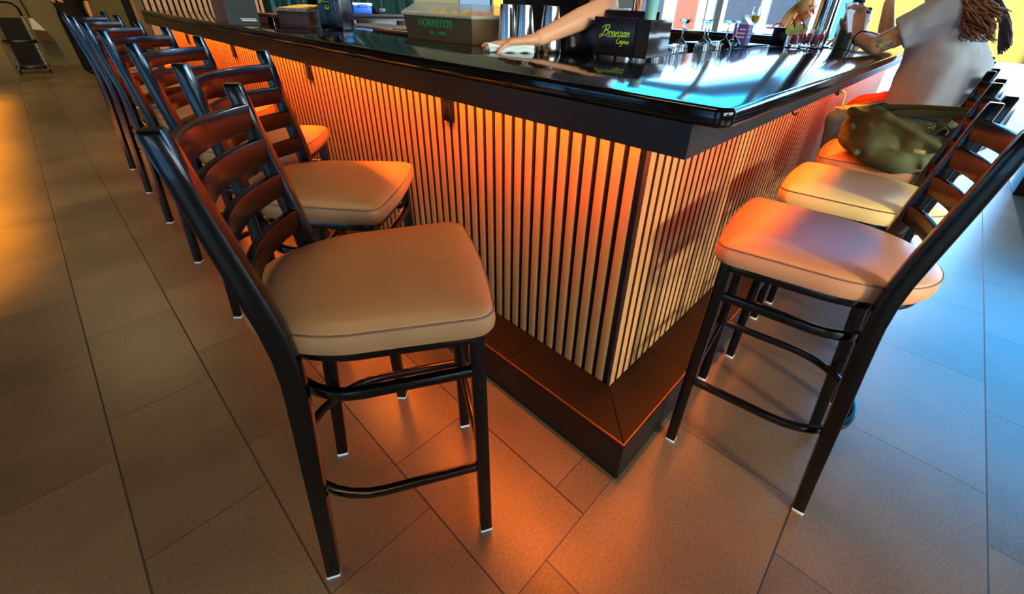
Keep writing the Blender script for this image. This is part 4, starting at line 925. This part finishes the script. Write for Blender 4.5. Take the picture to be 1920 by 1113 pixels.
for s in (1,-1): cap(bm, w(0,s*.09,.655), w(.40,s*.10,.65), .095, .07)
fuse('shorts', bm, .008, M_['denim'], t, 4)
bm = B(); c = w(.17,0,1.43); ball(bm, c, (.098,.088,.095)); 
for k in range(60):
    a = random.uniform(-1,1); q_ = random.random(); strand(bm, [w(.14,.075*a,1.47),w(.06-.02*q_,.095*a,1.36),w(.02-.03*q_,.10*a,1.22),w(0-.03*q_,.10*a,1.02+.1*q_)], .010, .006, 8, k)
obj('hair', bm, M_['blond'], t, 60, True)
t2 = thing('bench', 'dark bench the blond woman sits on', 'bench', (5.95,1.62,0))
bm = B(); box(bm, (5.72,1.25,.50), (6.18,1.98,.556), .01); obj('seat', bm, M_['wood_box'], t2, 30, True)
for x in (5.75,6.12):
    for y in (1.28,1.92): bm = B(); box(bm, (x,y,0), (x+.04,y+.04,.50), .003); obj('leg', bm, M_['black_metal'], t2, 30, True)
# --- person in black at the far end of the aisle -----------------------------------
t = thing('person', 'person dressed in black standing at the far end of the dim aisle', 'person', (.74,11.35,0))
def k_(a, s_, z): return V((.74+a, 11.35+s_, z))
bm = B(); stack(bm, [(.74,11.35,.85,.16,.12),(.74,11.35,1.0,.15,.11),(.74,11.35,1.2,.17,.12),(.74,11.35,1.38,.16,.10),(.74,11.35,1.45,.07,.07)])
cap(bm, k_(0,0,1.45), k_(0,-.02,1.56), .055, .05); hp = head_caps(bm, k_(0,-.03,1.65), (-.5,-1,-.2)); cap(bm, k_(-.17,0,1.4), k_(.17,0,1.4), .055)
for s in (1,-1):
    cap(bm, k_(s*.09,0,.9), k_(s*.09,-.01,.48), .085, .058); cap(bm, k_(s*.09,-.01,.48), k_(s*.09,.03,.08), .055, .04); cap(bm, k_(s*.09,.03,.04), k_(s*.09,-.1,.03), .034, .03)
for sh, el, wr, hd, pl, sd in ((k_(-.18,0,1.4),k_(-.27,-.03,1.16),k_(-.16,-.22,1.13),(.45,-.8,.1),(0,0,-1),1),(k_(.18,0,1.4),k_(.24,.02,1.14),k_(.22,-.1,.9),(0,-.2,-1),(-1,0,0),-1)):
    cap(bm, sh, el, .05, .04); cap(bm, el, wr, .04, .027); hand_caps(bm, wr, hd, pl, sd)
fuse('body', bm, .0055, M_['skin'], t, 4); face(t, *hp)
bm = B(); stack(bm, [(.74,11.35,.80,.20,.15),(.74,11.35,1.0,.18,.14),(.74,11.35,1.2,.195,.145),(.74,11.35,1.38,.18,.12),(.74,11.35,1.46,.09,.085)])
for sh, el in ((k_(-.18,0,1.4),k_(-.27,-.03,1.16)),(k_(.18,0,1.4),k_(.24,.02,1.14))): cap(bm, sh, sh+(el-sh)*.9, .075, .06)
fuse('shirt', bm, .009, M_['black_cloth'], t, 5, wrinkle=.006)
bm = B(); stack(bm, [(.74,11.35,.80,.18,.14),(.74,11.35,.95,.17,.13)])
for s in (1,-1): cap(bm, k_(s*.09,0,.9), k_(s*.095,0,.1), .105, .085)
fuse('trousers', bm, .009, M_['black_cloth'], t, 5, wrinkle=.004)
for s in (1,-1): bm = B(); shoe(bm, k_(s*.09,.07,.003), (0,-1,0)); fuse('shoe', bm, .006, M_['black_plastic'], t, 4)
bm = B(); ball(bm, k_(0,.0,1.69), (.088,.1,.092)); ball(bm, k_(.02,.06,1.62), (.08,.05,.09)); fuse('hair', bm, .008, M_['dark_hair'], t, 3)
# ------------------------------------------------------------------ bag on the third stool
t = thing('shoulder_bag', 'slouchy olive green bag slumped on the peach stool seat', 'bag', (2.35,.08,.815))
bm = B(); bx, by = 2.37, .085
for c, r in (((bx-.05,by+.05,.872),(.17,.15,.068)),((bx-.05,by-.08,.882),(.15,.11,.075)),((bx+.0,by-.01,.925),(.15,.17,.062)),((bx-.155,by-.02,.832),(.07,.12,.05)),((bx+.02,by-.10,.945),(.11,.08,.045)),((bx+.0,by+.13,.90),(.12,.08,.055))): ball(bm, c, r)
for q, h in ((-.14,.968),(-.05,.982),(.05,.985),(.13,.965)): cap(bm, (bx+.0,by+q,h-.03), (bx+.015,by+q+.06,h-.005), .026, .020)
for y0, z0, y1, z1 in ((-.12,.835,-.02,.95),(.0,.815,.10,.935),(-.15,.90,.06,.975),(.10,.84,.16,.92)): cap(bm, (bx-.195,by+y0,z0), (bx-.10,by+y1,z1), .016, .016)
fuse('bag_body', bm, .005, M_['olive'], t, 12, wrinkle=.008, wscale=10)
bm = B(); sweep(bm, [(bx-.06,by+.04,.985),(bx-.07,by-.03,1.0),(bx-.07,by-.11,1.006),(bx-.06,by-.18,1.012),(bx-.02,by-.215,1.02),(bx+.05,by-.16,1.015),(bx+.08,by-.02,1.0),(bx+.06,by+.10,.985)], rect(.012,.028,.004)); obj('strap', bm, M_['olive_dark'], t, 40, True)
bm = B(); c = V((bx-.105,by-.115,.955)); tube(bm, [c+V((-.012,.030*math.cos(a),.024*math.sin(a))) for a in [2*PI*k/24 for k in range(24)]], .0035, 8, True); obj('ring', bm, M_['chrome'], t, 40, True)
bm = B(); sweep(bm, [c+V((.03,-.01,.045)),c+V((-.02,.0,.02)),c+V((-.015,.01,-.03))], rect(.03,.008,.003)); obj('strap_tab', bm, M_['olive_dark'], t, 40, True)
bm = B(); box(bm, (bx-.235,by-.11,.885), (bx-.228,by-.075,.898), .001); obj('fabric_label', bm, mat('pale_woven_label', (.62,.60,.42), .9), t, 30, True)
t = thing('service_counter', 'dark solid sided service unit near the street opening', 'counter', (6.1,-1.35,0))
bm = B(); box(bm, (5.65,-2.0,0), (6.6,-.78,.86), .006); obj('body', bm, M_['wine_plastic'], t, 30, True)
bm = B(); box(bm, (5.62,-2.03,.86), (6.63,-.75,.90), .006); obj('top', bm, M_['black_satin'], t, 30, True)
# ------------------------------------------------------------------ far end of the aisle
t = thing('utility_cart', 'black folding utility cart with silver rails leaning on the far wall', 'cart', (0,11.8,0))
x0, x1, yb, yt = -.20, .14, 11.66, 11.86
def cz(x, z): return V((x, yb+(yt-yb)*z/1.05, z))
for x in (x0, x1):
    bm = B(); sweep(bm, [cz(x,.10), cz(x,.86)], rect(.035,.025,.004), up=(1,0,0)); obj('rail', bm, M_['steel'], t, 30, True)
bm = B(); tube(bm, [cz(x0,.86),cz(x0,.97),cz(x0+.04,1.04),cz(x0+.10,1.06),cz(x1-.10,1.06),cz(x1-.04,1.04),cz(x1,.97),cz(x1,.86)], .016, 8); obj('handle', bm, M_['black_plastic'], t, 40, True)
for z0, z1 in ((.52,.84),(.14,.46)):
    bm = B(); loft(bm, [[cz(x0+.03,z0)+V((0,-.03,0)),cz(x1-.03,z0)+V((0,-.03,0)),cz(x1-.03,z0)+V((0,.02,0)),cz(x0+.03,z0)+V((0,.02,0))],[cz(x0+.03,z1)+V((0,-.03,0)),cz(x1-.03,z1)+V((0,-.03,0)),cz(x1-.03,z1)+V((0,.02,0)),cz(x0+.03,z1)+V((0,.02,0))]]); obj('panel', bm, M_['black_cloth'], t, 30, True)
for z in (.49,.10):
    bm = B(); c_ = cz(0,z); box(bm, (x0-.03,c_.y-.04,z-.025), (x1+.03,c_.y+.03,z+.03), .006); obj('cross_bar', bm, M_['black_plastic'], t, 30, True)
for x in (x0-.005, x1+.005):
    bm = B(); M = Matrix.Translation((x,yb-.03,.062)) @ Matrix.Rotation(PI/2,4,'Y'); lathe(bm, [(.015,-.014),(.05,-.014),(.06,-.008),(.06,.008),(.05,.014),(.015,.014)], (0,0,0), 20, True, M); wh = obj('wheel', bm, M_['black_plastic'], t, 40, True)
    bm = B(); lathe(bm, [(.001,-.0155),(.02,-.0155),(.02,.0155),(.001,.0155)], (0,0,0), 14, False, M); obj('hub', bm, M_['steel'], wh, 40, True)
t = thing('broom', 'brown bristled broom with white collar hanging on the wall beside the cart', 'broom', (.27,12.72,.42))
bm = B(); tube(bm, [(.20,12.74,1.5),(.24,12.73,.80)], .012); obj('handle', bm, M_['wood_box'], t, 40, True)
bm = B(); tube(bm, [(.215,12.80,1.22),(.215,12.70,1.22),(.215,12.69,1.25)], .006); obj('wall_hook', bm, M_['steel'], t, 40, True)
bm = B(); loft(bm, [[V((.24-.02,12.70,.80)),V((.24+.03,12.70,.80)),V((.24+.03,12.76,.80)),V((.24-.02,12.76,.80))],[V((.20,12.68,.62)),V((.36,12.68,.60)),V((.36,12.78,.60)),V((.20,12.78,.62))]]); obj('collar', bm, M_['white'], t, 0, True)
bm = B(); loft(bm, [[V((.20,12.68,.62)),V((.36,12.68,.60)),V((.36,12.78,.60)),V((.20,12.78,.62))],[V((.23,12.66,.44)),V((.43,12.66,.40)),V((.43,12.79,.40)),V((.23,12.79,.44))]]); obj('bristles', bm, mat('brown_bristle', (.35,.22,.10), .9, 0, (.45,.3,.15), 200, (1,1,.05), bump=.6), t, 0, True)
bm = B(); box(bm, (-.42,10.65,0), (-.235,10.9,5.5)); struct('trim_4', bm, M_['plaster'])
bm = B(); box(bm, (1.62,12.72,0), (1.86,12.80,2.3), .004); struct('door_1', bm, M_['black_satin'])

t = thing('added_wall_lamp', 'added fill lamp on the pier between the front windows, lighting the oak slats', 'wall lamp', (.1,-6.0,2.1))  # invented lamp body for the spot added to light the slats
bm = B(); box(bm, (.03,-6.0,1.98), (.17,-5.97,2.22), .004); obj('wall_plate', bm, M_['black_metal'], t, 30, True)
bm = B(); lathe(bm, [(.06,0),(.06,.01),(.05,.09),(.045,.09)], (0,0,0), 20, False, Matrix.Translation((.1,-5.86,2.1)) @ Matrix.Rotation(PI/2,4,'X')); obj('lamp_shade', bm, M_['black_metal'], t, 40, True)
# ------------------------------------------------------------------ light
def area(name, loc, to, sx, sy, col, w, spread=180):
    l = bpy.data.lights.new(name, 'AREA'); l.shape = 'RECTANGLE'; l.size = sx; l.size_y = sy; l.color = col; l.energy = w; l.spread = math.radians(spread)
    o = bpy.data.objects.new(name, l); C.objects.link(o); o.location = loc
    d = (V(to)-V(loc)).normalized(); o.rotation_euler = d.to_track_quat('-Z', 'Y').to_euler(); return o
AMB = (1,.165,.008)
a1 = area('led_lamp', (FX+.066,3.0,ZA-.012), (FX+.066+.35,3.0,ZA-1), 1, 1, AMB, 78)
a1.data.size = .02; a1.data.size_y = 5.1
m3 = Matrix.Identity(3)
def orient(o, zdir, ydir):
    z = -V(zdir).normalized(); y = V(ydir); x = y.cross(z).normalized(); y = z.cross(x); o.rotation_euler = Matrix(((x.x,y.x,z.x),(x.y,y.y,z.y),(x.z,y.z,z.z))).to_euler()
orient(a1, (.03,0,-1), (0,1,0))
a2 = area('led_lamp', (3.1,FY+.066,ZA-.012), (3.1,0,0), .02, 4.4, AMB, 30); orient(a2, (0,.03,-1), (1,0,0))
def spot(name, loc, to, ang, blend, col, w, r=.05):
    l = bpy.data.lights.new(name, 'SPOT'); l.spot_size = math.radians(ang); l.spot_blend = blend; l.color = col; l.energy = w; l.shadow_soft_size = r
    o = bpy.data.objects.new(name, l); C.objects.link(o); o.location = loc; o.rotation_euler = (V(to)-V(loc)).to_track_quat('-Z','Y').to_euler(); return o
amber = area('ceiling_strip_lamp', (-1.62,6.4,5.4), (-1.62,6.4,0), .2, 6.2, (1,.42,.012), 1500, 26); orient(amber, (.02,0,-1), (0,1,0))
spot('slat_fill_spot', (.1,-5.82,2.1), (1.62,PY,.42), 18, .6, (1,.86,.55), 3000, .4)  # added spot that brightens the oak slats on the street side
for x, y, w, s_, c_, sp_ in ((-1.0,1.6,110,2.4,(1,.68,.30),180),(-.4,10.2,120,1.6,(1,.74,.36),120),(3.0,3.0,300,1.6,(1,.80,.58),48),(3.0,5.3,120,1.6,(1,.74,.45),80)):
    area('ceiling_fill', (x,y,5.45), (x,y,0), s_, s_, c_, w, sp_)  # unseen warm fill lights added to lift the interior, no fixtures built
w = bpy.data.worlds.new('sky'); bpy.context.scene.world = w; w.use_nodes = True; nt = w.node_tree
bg = nt.nodes['Background']; tc = nn(nt, 'ShaderNodeTexCoord'); sx = nn(nt, 'ShaderNodeSeparateXYZ'); nt.links.new(tc.outputs['Generated'], sx.inputs[0])
def ramp(sock, stops):
    cr = nn(nt, 'ShaderNodeValToRGB'); nt.links.new(sock, cr.inputs[0]); e = cr.color_ramp.elements
    e[0].position, e[0].color = stops[0][0], (*stops[0][1],1); e[1].position, e[1].color = stops[-1][0], (*stops[-1][1],1)
    for p_, c_ in stops[1:-1]: n = e.new(p_); n.color = (*c_,1)
    return cr.outputs[0]
mr = nn(nt, 'ShaderNodeMapRange'); mr.inputs['From Min'].default_value = -1; nt.links.new(sx.outputs[0], mr.inputs['Value'])
f_ = ramp(mr.outputs[0], [(.25,(0,0,0)),(.6,(1,1,1))])
blue = ramp(sx.outputs[2], [(0.,(.62,.80,.95)),(.10,(.50,.74,1.0)),(.26,(.04,.48,1.08)),(.7,(.03,.44,1.05))])
pale = ramp(sx.outputs[2], [(0.,(.22,.25,.25)),(.6,(.19,.22,.235))])
mx = nn(nt, 'ShaderNodeMix', data_type='RGBA'); nt.links.new(f_, mx.inputs[0]); nt.links.new(pale, mx.inputs[6]); nt.links.new(blue, mx.inputs[7])
my = nn(nt, 'ShaderNodeMapRange'); my.inputs['From Min'].default_value = -1; nt.links.new(sx.outputs[1], my.inputs['Value'])
g_ = ramp(my.outputs[0], [(.12,(1,1,1)),(.32,(0,0,0))])
m2 = nn(nt, 'ShaderNodeMix', data_type='RGBA'); nt.links.new(g_, m2.inputs[0]); nt.links.new(mx.outputs[2], m2.inputs[6]); m2.inputs[7].default_value = (1.2,1.35,1.4,1)
nt.links.new(m2.outputs[2], bg.inputs[0]); bg.inputs[1].default_value = 11.
s = bpy.data.lights.new('sun', 'SUN'); s.energy = .9; s.angle = math.radians(1.2); s.color = (1,.93,.82)
so = bpy.data.objects.new('sun', s); C.objects.link(so); so.rotation_euler = V((-1,-.012,-math.tan(math.radians(17.5)))).to_track_quat('-Z','Y').to_euler()
vs = bpy.context.scene.view_settings; bpy.context.scene.display_settings.display_device = 'sRGB'
vs.view_transform = 'Standard'; vs.look = 'None'; vs.exposure = 0.; vs.gamma = 1.; vs.use_curve_mapping = False
